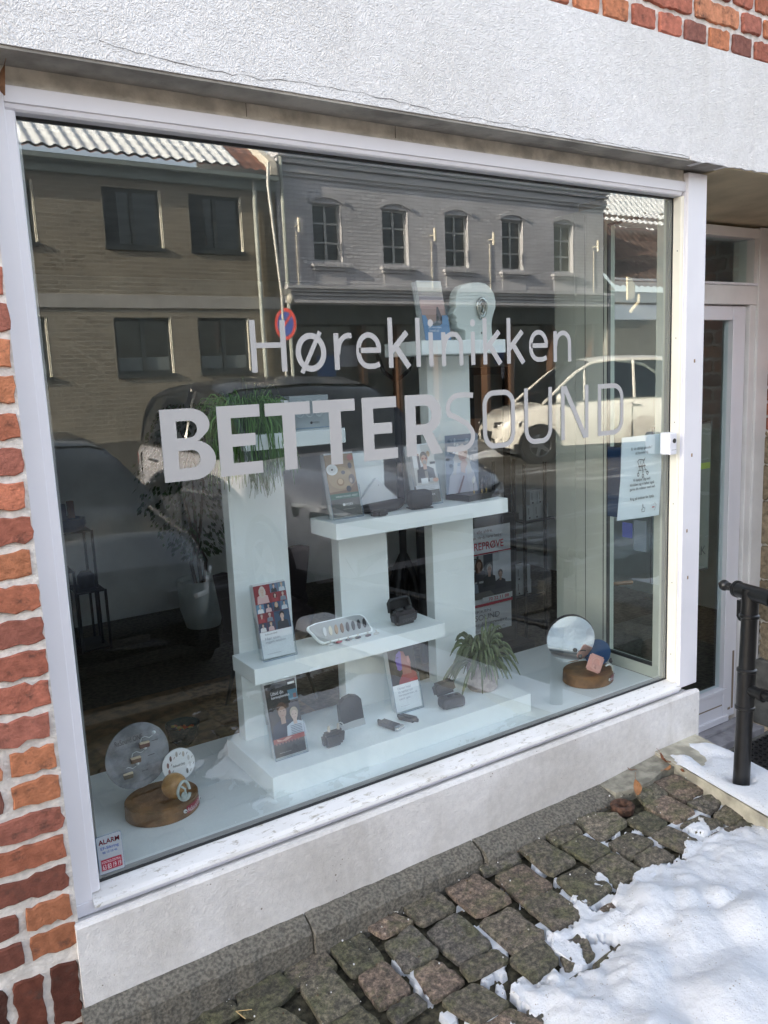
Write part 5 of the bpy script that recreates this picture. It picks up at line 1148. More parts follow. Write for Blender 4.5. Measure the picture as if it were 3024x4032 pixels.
p=Pr((PX0,.0105,PZ0),(1,0,0),(0,0,1)); GR=(.14,.16,.17); TX=(.02,.035,.045)
def bold(s,a0,a1,b0,b1,c,off=.012):
    vs,fs,bb=glyphs(s,off); p.mb.add([p.P(a0+(x-bb[0])/(bb[1]-bb[0])*(a1-a0),b0+(y-bb[2])/(bb[3]-bb[2])*(b1-b0)) for x,y in vs],fs,c); p.k+=1
bold('Er du dårligt gående ?',.048,.160,.244,.257,GR); bold('så fortvivl ej.',.070,.140,.228,.241,GR)
bold('Vi hjælper dig ned i',.058,.154,.131,.144,TX); bold('klinikken og vi løfter også',.042,.172,.115,.128,TX); bold('gerne din rollator med ned.',.040,.178,.099,.112,TX); bold('Ring på klokken for hjælp.',.042,.172,.064,.077,TX)
def st(pts,wd,c=TX): vs,fs=stroke2d(pts,wd); p.mb.add([p.P(a,b) for a,b in vs],fs,c); p.k+=1
st([(.088,.212),(.080,.205),(.092,.180),(.082,.160)],.0022); st([(.120,.216),(.112,.205),(.118,.180),(.128,.163)],.0022); st([(.088,.212),(.118,.207)],.0028); st([(.084,.187),(.122,.187)],.005); st([(.092,.205),(.110,.164)],.0016); st([(.112,.205),(.092,.170)],.0016); st([(.082,.172),(.128,.172)],.0016); st([(.104,.187),(.106,.156)],.0022)
for a,b in ((.081,.158),(.106,.151),(.130,.160)): p.mb.add([p.P(a+r_*math.cos(t_*.4),b+r_*1.3*math.sin(t_*.4)) for t_ in range(16) for r_ in (.003,.0058)],[(2*i,2*i+1,(2*i+3)%32,(2*i+2)%32) for i in range(16)],TX); p.k+=1
st([(.104,.046),(.104,.028),(.100,.030),(.101,.020),(.116,.020),(.118,.032),(.108,.035),(.108,.046),(.104,.048)],.0016); st([(.1635,.04),(.172,.046),(.179,.038),(.176,.026),(.168,.018)],.0018,(.3,.33,.35)); p.rect(.156,.170,.028,.033,(.42,.12,.14))
p.mb.build('print',M['print'],t,fix=False)
t=thing('door_bell','small white door bell with black button on the window frame','door bell',(2.095,-.04,1.23))
mb=MB(); mb.box(2.072,2.109,-.046,-.0405+.030,1.190,1.269,bev=.004); mb.box(2.0725,2.109,-.0555,-.046,1.190,1.269,bev=.0035); mb.build('case',plain('white_plastic',(.80,.80,.86),.35,var=.01),t)
mb=MB(); mb.cyl((2.094,-.0552,1.240),(2.094,-.0572,1.240),.0085,n=20); mb.build('button',M['black'],t)
mb=MB(); mb.box(2.080,2.106,-.0558,-.0554,1.207,1.208); mb.build('groove',M['darkgrey'],t)

# ================================================================ the room behind
FZ=-.32
mb=MB(); mb.box(-2.4,5.1,.64,4.75,FZ-.1,FZ); tag(mb.build('floor',M['room_floor']),kind='structure')
mb=MB(); mb.box(-2.4,5.1,.03,4.75,2.35,2.45); tag(mb.build('ceiling',M['room_ceil']),kind='structure')
mb=MB(); mb.box(-2.4,5.1,4.55,4.75,FZ,2.35); tag(mb.build('wall',M['room_wall']),kind='structure')
mb=MB(); mb.box(4.9,5.1,.6,4.55,FZ,2.35); tag(mb.build('wall',M['room_wall']),kind='structure')
mb=MB(); mb.box(-1.0,-.9,.42,4.55,FZ,2.35); tag(mb.build('wall',M['room_wall']),kind='structure')
mb=MB(); mb.box(-.9,1.6,1.15,2.75,FZ+.001,FZ+.012); tag(mb.build('rug',plain('brown_rug',(.26,.17,.09),.95,var=.35,vscale=30)),'brown rug on the dark floor behind the display platform','rug')
def rack(x0,x1,y0,y1,levels,lab,grp,top):
    t=thing('metal_rack',lab,'rack',((x0+x1)/2,(y0+y1)/2,FZ),0,grp)
    r=.008
    for x in (x0,x1):
        for y in (y0,y1): mb=MB(); mb.box(x-r,x+r,y-r,y+r,FZ,top); mb.build('post',M['blackmetal'],t)
    for z,a,b in levels:
        mb=MB(); mb.box(a,b,y0,y1,z-.012,z); mb.build('shelf',M['blackmetal'],t)
    return t
rack(.80,.99,3.85,4.15,[(-.30,.80,.99),(.115,.80,.99)],'low black tube stand holding a dark round object, at the back left','black stands at the back left',.115)
rack(.70,.96,3.95,4.2,[(.53,.70,.96)],'tall slim black tube stand with a blue vase at the back left','black stands at the back left',.53)
rack(.64,.80,3.90,4.1,[(.27,.64,.80)],'short black tube stand half hidden by the window frame','black stands at the back left',.27)
t=thing('headphones_case','black round notched object on the low stand at the back','ornament',(.90,4.0,.116)); mb=LMB(); mb.lathe([(.0,0),(.05,0),(.062,.04),(.058,.09),(.035,.115),(0,.118)],n=24); mb.build('body',M['black'],t)
t=thing('blue_vase','dark blue wide bowl on the tall black stand','bowl',(.83,4.05,.531)); mb=LMB(); mb.lathe([(.0,0),(.09,0),(.12,.04),(.115,.085),(.09,.09),(.08,.03),(0,.02)],n=28); mb.build('body',plain('dark_blue',(.01,.03,.09),.3),t)
random.seed(3)
for i,(c,hh) in enumerate([((.2,.2,.2),.13),((.05,.07,.14),.10),((.24,.12,.06),.12)]):
    o=LMB(); o.box(-.022,.022,-.02,.02,0,hh,c,bev=.004); o=o.build('small_pack',M['attr']); o.location=(.745+.055*i,4.05,.622 if i==1 else .62); tag(o,('grey','dark blue','brown')[i]+' small pack standing behind the blue bowl','pack')
# ficus in a big pot
t=thing('ficus','dark leafy ficus tree in a pale wide pot at the back of the room','potted tree',(1.72,3.95,FZ))
mb=MB(); mb.lathe([(0,FZ),(.13,FZ),(.165,FZ+.14),(.175,FZ+.37),(.16,FZ+.37),(.15,FZ+.33),(0,FZ+.33)],(1.72,3.95,0),36); mb.build('pot',plain('pale_pot',(.72,.78,.76),.6),t)
mb=MB(); 
for dx,dy in ((-.03,0),(.03,.02),(0,-.03)): mb.tube([(1.72+dx,3.95+dy,FZ+.3),(1.72+dx*2,3.95,FZ+.5),(1.72-dx,3.95,FZ+.72),(1.72-dx*3,3.95,FZ+1.1),(1.72+dx*2,3.95,FZ+1.5)],[.016,.014,.013,.01,.006],8)
mb.build('stem',plain('stem_bark',(.10,.075,.05),.8),t)
mb=MB(); random.seed(12)
for k in range(900):
    a=random.uniform(0,6.28); rr_=random.random()**.5*.36; z=FZ+.55+random.random()*1.15; f=math.sin(min(1,(z-FZ-.5)/1.2)*3.0)**.5 if z<FZ+1.7 else .3
    c=Vector((1.72+rr_*f*math.cos(a)*1.15,3.95+rr_*f*math.sin(a),z)); l=random.uniform(.035,.06); d=Vector((math.cos(a)*.5,math.sin(a)*.5,-random.uniform(.4,1))).normalized(); s=d.cross(Vector((random.uniform(-1,1),random.uniform(-1,1),.3))).normalized()*l*.28; g=random.uniform(.6,1.3)
    mb.add([c,c+d*l*.45+s,c+d*l,c+d*l*.45-s],[(0,1,2,3)],(.05*g,.13*g,.05*g))
mb.build('leaves',M['leaf'],t)
# chairs
def chair(x,y,rz,lab):
    t=thing('shell_chair',lab,'chair',(x,y,FZ),rz,'dark chairs in the clinic room')
    bm=bmesh.new(); n=14; m=10; vs=[]
    for j in range(m+1):
        for i in range(n+1):
            a=R(-120+240*i/n); q=j/m; rr_=.24+.05*q; z=.42+.40*q*(.55+.45*math.cos(a)); vs.append((rr_*math.sin(a),rr_*math.cos(a)*.95,z))
    mb=LMB(); mb.add(vs,[(j*(n+1)+i,j*(n+1)+i+1,(j+1)*(n+1)+i+1,(j+1)*(n+1)+i) for j in range(m) for i in range(n)],(1,1,1),True)
    o=mb.build('backrest',plain('dark_velvet',(.045,.032,.035),.9),t); md=o.modifiers.new('s','SOLIDIFY'); md.thickness=.035
    mb=LMB(); mb.lathe([(0,.40),(.23,.40),(.255,.43),(.245,.47),(0,.475)],n=28); mb.build('seat',plain('dark_velvet_seat',(.05,.036,.038),.9),t)
    for a in (45,135,225,315):
        mb=LMB(); mb.tube([(.15*math.cos(R(a)),.15*math.sin(R(a)),.41),(.26*math.cos(R(a)),.26*math.sin(R(a)),0)],[.014,.010],8); mb.build('leg',M['blackmetal'],t)
chair(1.74,2.75,R(200),'dark rounded velvet chair seen between the left and middle uprights')
chair(1.47,2.20,R(110),'dark purple-brown velvet chair just left of the left upright')
# low table + bowl of sweets
t=thing('coffee_table','dark low wooden table top behind the platform, seen at lower left','table',(.35,1.35,FZ))
mb=MB(); mb.box(-.35,.86,.95,1.95,-.03,-.0); mb.build('tabletop',plain('dark_wood_top',(.20,.13,.065),.5,var=.35,vscale=18),t)
for x,y in ((-.25,1.05),(.78,1.05),(.78,1.85),(-.25,1.85)):
    mb=MB(); mb.box(x-.02,x+.02,y-.02,y+.02,FZ,-.031); mb.build('leg',M['blackmetal'],t)
t=thing('sweets_bowl','dark teal bowl of wrapped sweets on the low table','bowl',(.66,1.32,0))
mb=LMB(); mb.lathe([(0,0),(.04,0),(.062,.03),(.073,.085),(.070,.085),(.058,.033),(0,.012)],n=32); mb.build('bowl',plain('dark_teal',(.015,.05,.055),.25),t)
mb=LMB(); random.seed(2)
for i in range(30):
    a=random.uniform(0,6.28); r_=random.random()**.5*.048; mb.ell((r_*math.cos(a),r_*math.sin(a),.052+random.uniform(0,.014)),(.012,.007,.006),8,random.choice([(.5,.06,.03),(.5,.4,.1),(.3,.4,.5),(.08,.08,.1),(.5,.12,.04)]),M=Matrix.Rotation(a,4,'Z'))
mb.build('sweets',M['attr'],t)
# coat stand
t=thing('coat_stand','black coat stand with splayed feet between the middle and right uprights','coat stand',(2.17,1.82,FZ))
mb=LMB(); mb.tube([(0,0,.5),(0,0,1.95)],.021,12)
mb.build('pole',M['blackmetal'],t)
for k in range(4):
    a=R(k*90+28); mb=LMB(); mb.tube([(0,0,.83),(.05*math.cos(a),.05*math.sin(a),.74),(.27*math.cos(a),.27*math.sin(a),0.0)],[.024,.024,.020],8); mb.build('leg',M['blackmetal'],t)
for k in range(4):
    a=R(k*90+10); mb=LMB(); mb.tube([(0,0,1.80),(.10*math.cos(a),.10*math.sin(a),1.86),(.14*math.cos(a),.14*math.sin(a),1.95)],.010,8); mb.build('hook',M['blackmetal'],t)
# poster stand
t=thing('poster_stand','black-framed floor poster stand with a red and white hearing test poster','poster stand',(2.6,1.6,FZ))
mb=MB(); mb.box(2.13,2.825,1.60,1.64,-.08,.695,bev=.012); mb.box(2.08,2.90,1.52,1.74,FZ,-.085,bev=.012); mb.build('stand_frame',M['blackmetal'],t)
p=Pr((2.19,1.5985,.015),(1,0,0),(0,0,1)); w,h=.588,.625
p.rect(0,w,0,h,(.80,.82,.86)); RD=(.50,.03,.06); TQ=(.14,.12,.14)
p.text('Der er hørehæmme i alle aldre.',.06,.455,h*.945,h*.975,(.20,.10,.12)); p.text('Det er aldrig for sent at høre igen, når du hører bedre!',-.0+.02,.525,h*.885,h*.922,(.20,.10,.12))
vs,fs,bb=glyphs('GRATIS HØREPRØVE',.014); p.mb.add([p.P(.035+(x-bb[0])/(bb[1]-bb[0])*.50,h*.79+(y-bb[2])/(bb[3]-bb[2])*h*.072) for x,y in vs],fs,RD); p.k+=1
p.rect(0,w,h*.745,h*.757,RD); p.rect(.02,w,h*.335,h*.742,(.50,.51,.52)); p.rect(.45,w,h*.42,h*.735,(.7,.74,.8)); p.rect(.38,.45,h*.44,h*.742,(.10,.11,.13)); p.rect(.33,.345,h*.45,h*.742,(.08,.08,.09)); p.rect(.25,.33,h*.62,h*.72,(.05,.05,.05)); p.rect(.256,.324,h*.628,h*.712,(.35,.36,.36))
p.poly([(.05,h*.335),(.05,h*.46),(.2,h*.5),(.45,h*.47),(w,h*.44),(w,h*.335)],(.045,.05,.055))
sk=(.42,.27,.21)
p.person(.345,h*.50,h*.21,sk,(.10,.05,.03),(.05,.05,.06),True); p.person(.42,h*.44,h*.21,sk,(.45,.43,.42),(.02,.025,.03)); p.person(.28,h*.37,h*.25,sk,(.09,.045,.025),(.25,.30,.36),True); p.person(.50,h*.40,h*.18,sk,(.05,.03,.03),(.03,.03,.045))
p.poly([(.24,h*.335),(.27,h*.40),(.42,h*.40),(.46,h*.335)],(.16,.15,.14)); p.rect(.36,w,h*.295,h*.345,(.84,.86,.88))
vs,fs,bb=glyphs('70 22 11 88',.014); p.mb.add([p.P(.405+(x-bb[0])/(bb[1]-bb[0])*.155,h*.303+(y-bb[2])/(bb[3]-bb[2])*h*.030) for x,y in vs],fs,RD); p.k+=1
p.rect(0,w,h*.262,h*.287,RD); p.text('HØREKLINIKKEN',.10,.42,h*.205,h*.232,(.15,.15,.17))
vs,fs,bb=glyphs('BETTER',.03); p.mb.add([p.P(.05+(x-bb[0])/(bb[1]-bb[0])*.245,h*.135+(y-bb[2])/(bb[3]-bb[2])*h*.052) for x,y in vs],fs,RD); p.k+=1
p.text('SOUND',.300,.485,h*.135,h*.187,(.15,.15,.17)); p.text('Høreapparater & Høreværn',.10,.54,h*.075,h*.115,(.15,.15,.17)); p.text('kontakt@BetterSound.dk',.20,.53,h*.022,h*.045,(.2,.2,.22))
p.mb.build('poster',M['print'],t,fix=False)
# right-hand rack with white boxes
rack(3.19,3.37,1.92,2.22,[(.545,3.19,3.46),(.055,3.02,3.37)],'slim black rack with stacks of small white boxes, right of the poster','black racks with boxes',.92)
wb=(.68,.72,.74)
def wbox(x,y,z,lab,w_=.062,h_=.095,d=.075):
    t=thing('white_box',lab,'box',(x,y,z),0,'small white boxes on the rack')
    mb=LMB(); mb.box(-w_/2,w_/2,-d/2,d/2,0,h_,wb,bev=.0015); mb.build('carton',M['attr'],t)
    p=Pr(Vector((x-w_/2,y-d/2-.0003,z)),(1,0,0),(0,0,1)); p.rect(w_*.25,w_*.32,h_*.35,h_*.85,(.1,.1,.12)); p.rect(w_*.3,w_*.5,h_*.1,h_*.2,(.05,.05,.07)); p.mb.build('print',M['print'],t,fix=False)
for lb,x,z in (('white box, lower left of the lower pile',3.10,.056),('white box in the middle of the lower pile',3.17,.056),('white box, lower right of the lower pile',3.24,.056),('white box on top of the lower pile, left',3.17,.152),('white box on top of the lower pile, right',3.234,.152),
    ('white box, left of the upper pile',3.27,.546),('white box in the middle of the upper pile',3.335,.546),('white box, right of the upper pile',3.40,.546),('white box on top of the upper pile, left',3.30,.642),('white box on top of the upper pile, right',3.365,.642)): wbox(x,1.99,z,lb)
t=thing('framed_panel','dark framed tall grey panel standing in the room right of the right upright','panel',(3.82,3.02,FZ))
mb=MB(); mb.box(3.62,3.68,3.0,3.05,FZ,1.55); mb.box(3.98,4.04,3.0,3.05,FZ,1.55); mb.box(3.681,3.979,3.0,3.05,1.49,1.55); mb.build('frame',M['blackmetal'],t); mb=MB(); mb.box(3.681,3.979,3.015,3.03,FZ,1.489); mb.build('pane',plain('grey_panel',(.30,.32,.32),.6),t)
t=thing('window_leaflet','small blue and pale leaflet card on the side pane near the notice','card',(2.13,.2,.95)); mb=MB(); mb.box(2.138,2.142,.10,.16,.80,.92,(.20,.25,.30)); mb.box(2.136,2.1378,.165,.215,.845,.905,(.10,.13,.42)); mb.box(2.136,2.1378,.225,.29,.92,1.20,(.02,.05,.12)); mb.build('card',M['attr'],t)

# ================================================================ across the street (seen mirrored in the glass)
FY=-13.0
# --- yellow-brown brick house, left
h1=thing('brown_brick_house','two-storey brown brick house with white band and snowy tile roof across the street','house',(-1.5,FY-4,0))
def brickmat(name,c1,c2,cm,sc=1.):
    m,nt,b=newmat(name); v=coords(nt)
    mp=N(nt,'ShaderNodeMapping'); nt.links.new(v,mp.inputs['Vector']); mp.inputs['Rotation'].default_value=(R(-90),0,0)
    br=nt.nodes.new('ShaderNodeTexBrick'); nt.links.new(mp.outputs[0],br.inputs['Vector'])
    for k,c in (('Color1',c1),('Color2',c2),('Mortar',cm)): br.inputs[k].default_value=(*c,1)
    br.inputs['Scale'].default_value=1.; br.inputs['Brick Width'].default_value=.24; br.inputs['Row Height'].default_value=.073; br.inputs['Mortar Size'].default_value=.009; br.inputs['Bias'].default_value=-.1
    n=N(nt,'ShaderNodeTexNoise',Scale=.8,Detail=7.,Roughness=.65); nt.links.new(v,n.inputs['Vector'])
    nt.links.new(mixc(nt,1.,br.outputs[0],ramp(nt,n.outputs[0],[(.3,(.72,)*3),(.7,(1.12,)*3)]),'MULTIPLY'),b.inputs['Base Color']); b.inputs['Roughness'].default_value=.9
    bp=N(nt,'ShaderNodeBump',Strength=.8,Distance=.02); inv=N(nt,'ShaderNodeMath',operation='SUBTRACT'); inv.inputs[0].default_value=1.; nt.links.new(br.outputs['Fac'],inv.inputs[1]); nt.links.new(inv.outputs[0],bp.inputs['Height']); nt.links.new(bp.outputs[0],b.inputs['Normal'])
    return m
brown=brickmat('brown_brick',(.275,.245,.19),(.195,.17,.13),(.38,.35,.30)); whiteb=brickmat('painted_brick',(.66,.66,.70),(.56,.56,.60),(.40,.40,.44))
def wall_with_holes(x0,x1,z0,z1,holes,y,th=.28):
    """strips of wall around rectangular openings (x0,x1,z0,z1)"""
    mb=MB(); xs=sorted(set([x0,x1]+[h[0] for h in holes]+[h[1] for h in holes])); zs=sorted(set([z0,z1]+[h[2] for h in holes]+[h[3] for h in holes]))
    for i in range(len(xs)-1):
        run=None
        for j in range(len(zs)-1):
            cx=(xs[i]+xs[i+1])/2; cz=(zs[j]+zs[j+1])/2; solid=not any(h[0]<cx<h[1] and h[2]<cz<h[3] for h in holes)
            if solid: run=[zs[j],zs[j+1]] if run is None else [run[0],zs[j+1]]
            if (not solid or j==len(zs)-2) and run: mb.box(xs[i],xs[i+1],y-th,y,run[0],run[1]); run=None
    return mb
wins=[]
for x0 in (-2.05,-.5,1.58,3.73,5.28):
    for z0 in (1.74,3.96): wins.append((x0,x0+1.04,z0,z0+1.0))
w1=wall_with_holes(-6,7.02,-.1,5.1,wins,FY).build('wall',brown,h1)
mb=MB(); mb.box(-6,7.02,FY-.0,FY+.035,2.905,3.13); mb.build('string_course',plain('pale_band',(.36,.35,.33),.8,var=.08,vscale=2),h1)
mb=MB(); mb.box(-6,7.02,FY-.1,FY+.10,5.10,5.27); mb.box(-6,7.02,FY-.1,FY+.26,5.271,5.34); mb.box(-6,6.9,FY-.1,FY+.18,5.341,5.37);mb.build('eaves',plain('grey_eaves',(.20,.235,.225),.7,var=.05),h1)
mb=MB(); mb.box(-6,7.02,FY,FY+.04,-.1,.55); mb.build('plinth',plain('dark_render',(.09,.085,.075),.9,var=.15,vscale=3),h1)
dk=plain('dark_window_frame',(.035,.042,.045),.5)
for (a,b,c,d) in wins:
    mb=MB(); y=FY-.14
    mb.box(a,b,y,y+.05,c,c+.06); mb.box(a,b,y,y+.05,d-.06,d); mb.box(a,a+.06,y,y+.05,c+.06,d-.06); mb.box(b-.06,b,y,y+.05,c+.06,d-.06); mb.box((a+b)/2-.035,(a+b)/2+.035,y,y+.06,c+.06,d-.06)
    f=mb.build('window',dk,h1)
    mb=MB(); mb.box(a+.06,b-.06,y+.01,y+.02,c+.06,d-.06); mb.build('pane',M['darkglass'],f)
    mb=MB(); mb.box(a-.02,b+.02,FY-.15,FY+.05,c-.06,c-.001); mb.build('sill',dk,f)
    mb=MB(); mb.box(b-.006,b-.001,FY-.135,FY+.004,c,d); mb.box(b-.03,b-.015,FY-.06,FY-.015,c,d); mb.build('reveal_rail',plain('white_jamb',(.7,.68,.6),.5),f)
    if c>3 and random.random()<.6: mb=MB(); mb.box(a+.06,a+.06+.35*random.random()+.1,y+.0205,y+.0225,c+.06,d-.06); mb.build('curtain',plain('grey_curtain',(.045,.05,.055),.8) if 'grey_curtain' not in bpy.data.materials else bpy.data.materials['grey_curtain'],f)
    if c<3: mb=MB(); mb.box(a+.06,(a+b)/2-.035,y+.021,y+.024,c+.06,c+.30); mb.box((a+b)/2+.035,b-.06,y+.021,y+.024,c+.06,c+.30); mb.build('frosted_strip',plain('frosted_film',(.16,.19,.20),.5),f)
def tile_roof(x0,x1,y0,z0,y1,z1,pitch,name,mat,parent,amp=.035,rows=14,thick=.0,dy=0):
    nx=int((x1-x0)/pitch*8); vs=[]; 
    for j in range(rows*3+1):
        q=j/(rows*3); rr_=(j%3)/3.
        for i in range(nx+1):
            x=x0+(x1-x0)*i/nx; ph=(x/pitch)%1; hgt=amp*(.5+.5*math.cos(2*math.pi*ph))
            vs.append((x,y0+(y1-y0)*q,z0+(z1-z0)*q+hgt+.045*(1-rr_)+thick*(1+.5*noise.noise(Vector((x*2,q*9,1))))))
    mb=MB(); mb.add(vs,[(j*(nx+1)+i,j*(nx+1)+i+1,(j+1)*(nx+1)+i+1,(j+1)*(nx+1)+i) for j in range(rows*3) for i in range(nx)],(1,1,1),True); return mb.build(name,mat,parent)
tile=plain('orange_roof_tile',(.17,.07,.045),.8,var=.35,vscale=9)
rf=tile_roof(-6,6.85,FY+.24,5.37,FY-3.6,7.9,.215,'roof',tile,h1)
def roofsnow():
    m,nt,b=newmat('roof_snow'); b.inputs['Base Color'].default_value=(.82,.84,.86,1); b.inputs['Roughness'].default_value=.8; return m
rs=roofsnow()
tile_roof(-6,6.30,FY+.22,5.40,FY-3.5,7.87,.215,'roof_snow',rs,rf,amp=.046,thick=.012)
mb=MB(); mb.box(6.86,7.0,FY-3.5,FY+.25,5.372,5.50); mb.prism([(6.86,FY+.25,5.50),(6.86,FY-3.5,5.50),(6.86,FY-3.5,8.0),(6.86,FY+.2,5.62)],(.14,0,0)); mb.build('gable_coping',plain('pale_coping',(.62,.58,.50),.7),h1)
mb=MB(); mb.tube([(6.56,FY+.10,5.3),(6.56,FY+.10,2.6),(6.59,FY+.10,-.02)],.045,10); mb.build('downpipe',plain('pale_downpipe',(.42,.45,.42),.5),h1)
mb=MB(); mb.box(6.66,7.02,FY,FY+.02,.55,2.90); mb.box(6.66,7.02,FY,FY+.02,3.131,5.10); mb.build('pilaster',brickmat('darker_brick',(.22,.18,.12),(.16,.13,.08),(.28,.25,.2)),h1)
mb=MB(); mb.box(-6,7.0,FY-8,FY-.281,-.1,5.3); mb.build('house_body',brown,h1)
# --- white two-storey shop house
h2=thing('white_shop_house','white painted brick house with five arched windows over a dark shop front','house',(11.7,FY-4,0))
wx=[(7.84+1.658*i,7.84+1.658*i+.66) for i in range(5)]
wins=[(a,b,3.86,4.99) for a,b in wx]
w2=wall_with_holes(7.06,16.22,3.0,5.9,wins,FY,.26).build('wall',whiteb,h2)
lw=plain('white_render',(.50,.50,.53),.75,var=.04,vscale=2)
mb=MB()
for k,(z,d) in enumerate([(5.43,.05),(5.50,.09),(5.57,.07),(5.66,.14),(5.76,.19),(5.84,.24)]): mb.box(7.06,16.25,FY,FY+d,z,z+.066)
mb.build('top_cornice',lw,h2)
mb=MB()
for k,(z,d) in enumerate([(3.30,.22),(3.24,.17),(3.17,.12),(3.10,.08),(3.03,.14)]): mb.box(7.10,16.36,FY,FY+d,z,z+.055)
mb.build('shop_cornice',lw,h2)
for i,(a,b) in enumerate(wx):
    y=FY-.15; mb=MB(); c,d=3.86,4.99
    for q in (a,b-.05): mb.box(q,q+.05,y,y+.05,c,d)
    mb.box(a+.05,b-.05,y,y+.05,c,c+.05); mb.box(a+.05,b-.05,y,y+.05,d-.05,d); mb.box((a+b)/2-.025,(a+b)/2+.025,y,y+.055,c+.05,d-.05)
    for k in (1,2,): mb.box(a+.05,b-.05,y+.001,y+.045,c+1.13*k/3-.02,c+1.13*k/3+.02)
    f=mb.build('window',plain('pale_window_bars',(.42,.43,.43),.5) if i==0 else f.data.materials[0],h2)
    mb=MB(); mb.box(a+.05,b-.05,y+.01,y+.02,c+.05,d-.05); mb.build('pane',M['darkglass'],f)
    mb=MB(); mb.box(a-.10,b+.14,FY,FY+.10,3.74,3.80); mb.box(a-.06,b+.10,FY,FY+.06,3.68,3.739)
    for k in range(8): mb.box(a-.09+k*.11,a-.03+k*.11,FY+.10,FY+.112,3.745,3.795)
    mb.build('sill',lw,f)
    # arch above
    mb=MB(); n=12; vs=[]
    for k in range(n+1):
        t_=k/n; x=a-.08+(b-a+.16)*t_; zz=4.985+.11*math.sin(math.pi*t_); vs+= [(x,FY+.045,zz),(x,FY+.045,zz+.075),(x,FY,zz),(x,FY,zz+.075)]
    mb.add(vs,[(4*k,4*k+4,4*k+5,4*k+1) for k in range(n)]+[(4*k+1,4*k+5,4*k+7,4*k+3) for k in range(n)]+[(4*k,4*k+2,4*k+6,4*k+4) for k in range(n)]); mb.build('arch',lw,f)
    mb=MB(); mb.box(b-.004,b-.001,FY-.149,FY+.003,c,d); mb.build('reveal',lw,f)
    mb=MB(); mb.box(a-.01,b+.05,FY-.0,FY+.018,3.40,3.66); mb.build('apron_panel',lw,h2)
for i,(x,y) in enumerate([(7.44,1),(10.75,1),(12.42,1),(15.84,1)]):
    s=thing('wall_lamp','tube wall lamp on the white house '+('next to its left corner','between second and third arched window','between third and fourth arched window','right of the fifth arched window')[i],'wall lamp',(x,FY+.1,4.5),0,'tube lamps on the white house')
    mb=MB(); mb.cyl((x,FY+.16,4.37),(x,FY+.16,4.64),.03,n=12); mb.build('tube',plain('pale_lamp_tube',(.7,.66,.55),.4) if i==0 else lampm,s); lampm=mb and bpy.data.materials['pale_lamp_tube']
    mb=MB(); mb.box(x-.008,x+.008,FY,FY+.13,4.49,4.51); mb.tube([(x,FY+.02,4.4),(x,FY+.02,3.36)],.009,6); mb.build('bracket',lampm,s)
# shop front
mb=MB(); mb.box(7.10,16.3,FY-.35,FY-.05,2.62,3.0); mb.build('awning_box',plain('dark_awning',(.03,.034,.032),.6),h2)
mb=MB(); mb.box(7.10,16.2,FY-.5,FY-.45,-.02,2.62); mb.build('shop_pane',M['darkglass'],h2)
mb=MB()
for x in (7.1,9.0,9.9,11.0,12.45,13.2,14.6,16.0): mb.box(x,x+.10,FY-.44,FY-.2,-.02,2.62)
mb.box(7.1,16.2,FY-.44,FY-.25,-.02,.42); mb.build('shop_mullions',plain('brown_shop_frame',(.10,.055,.035),.5),h2)
mb=MB()
for x,z,c in ((8.0,1.55,(.03,.09,.25)),(8.55,1.75,(.25,.27,.33)),(12.9,1.7,(.02,.05,.2)),(13.1,1.35,(.3,.3,.33))): mb.box(x,x+.45,FY-.4495,FY-.445,z,z+.45,c)
mb.build('window_posters',M['attr'],h2)
mb=MB(); mb.box(7.06,16.22,FY-8,FY-.51,-.1,5.88); mb.build('house_body',lw,h2)
mb=MB(); mb.tube([(7.14,FY+.12,5.8),(7.14,FY+.12,.0)],.04,8); mb.build('downpipe',bpy.data.materials['pale_downpipe'],h2)
for x in (7.6,10.3,13.8): mb=MB(); mb.box(x,x+1.2,FY-.4496,FY-.446,2.0,2.35,(.10,.10,.11)); mb.build('shop_blind',M['attr'],h2)
# --- low house on the right, tiled roof half under snow
h3=thing('tiled_house','low house with a brown tile roof, snow on its upper slope, at the far right','house',(20,FY-4,0))
mb=MB(); mb.box(16.5,27,FY-6,FY-.1,-.1,3.45); mb.build('wall',plain('grey_render',(.28,.28,.26),.9),h3)
r3_=tile_roof(16.5,27,FY+.15,3.5,FY-3.0,6.6,.24,'roof',plain('brown_roof_tile',(.10,.065,.055),.8,var=.35,vscale=6),h3,amp=.04,rows=12)
tile_roof(16.5,27,FY-1.55,5.10,FY-3.0,6.62,.24,'roof_snow',rs,r3_,amp=.045,rows=6,thick=.03)
mb=MB(); mb.prism([(16.5,FY+.1,3.45),(16.5,FY-3,6.5),(16.5,FY-6,3.45)],(.05,0,0)); mb.build('gable',plain('dark_gable',(.13,.13,.12),.9),h3)
mb=MB(); mb.prism([(17.0,FY+.2,3.75),(17.12,FY+.2,3.55),(17.10,FY+.2,3.25),(16.85,FY+.2,3.2),(16.84,FY+.2,3.78)],(0,.06,0)); mb.tube([(17.3,FY+.22,3.35),(17.3,FY+.22,3.15),(17.0,FY+.22,2.9)],.05,8); mb.build('gutter_end',plain('white_gutter_end',(.75,.68,.5),.6),h3)
h4=thing('yellow_house','plain pale house further left across the street','house',(-14,FY-4,0)); mb=MB(); mb.box(-30,-6.1,FY-8,FY-.05,-.1,5.2); mb.build('wall',plain('ochre_wall',(.35,.27,.16),.9),h4); mb=MB(); mb.prism([(-30,FY+.3,5.2),(-30,FY-4,8.3),(-30,FY-8.2,5.2)],(23.8,0,0)); mb.build('roof',rs,h4)

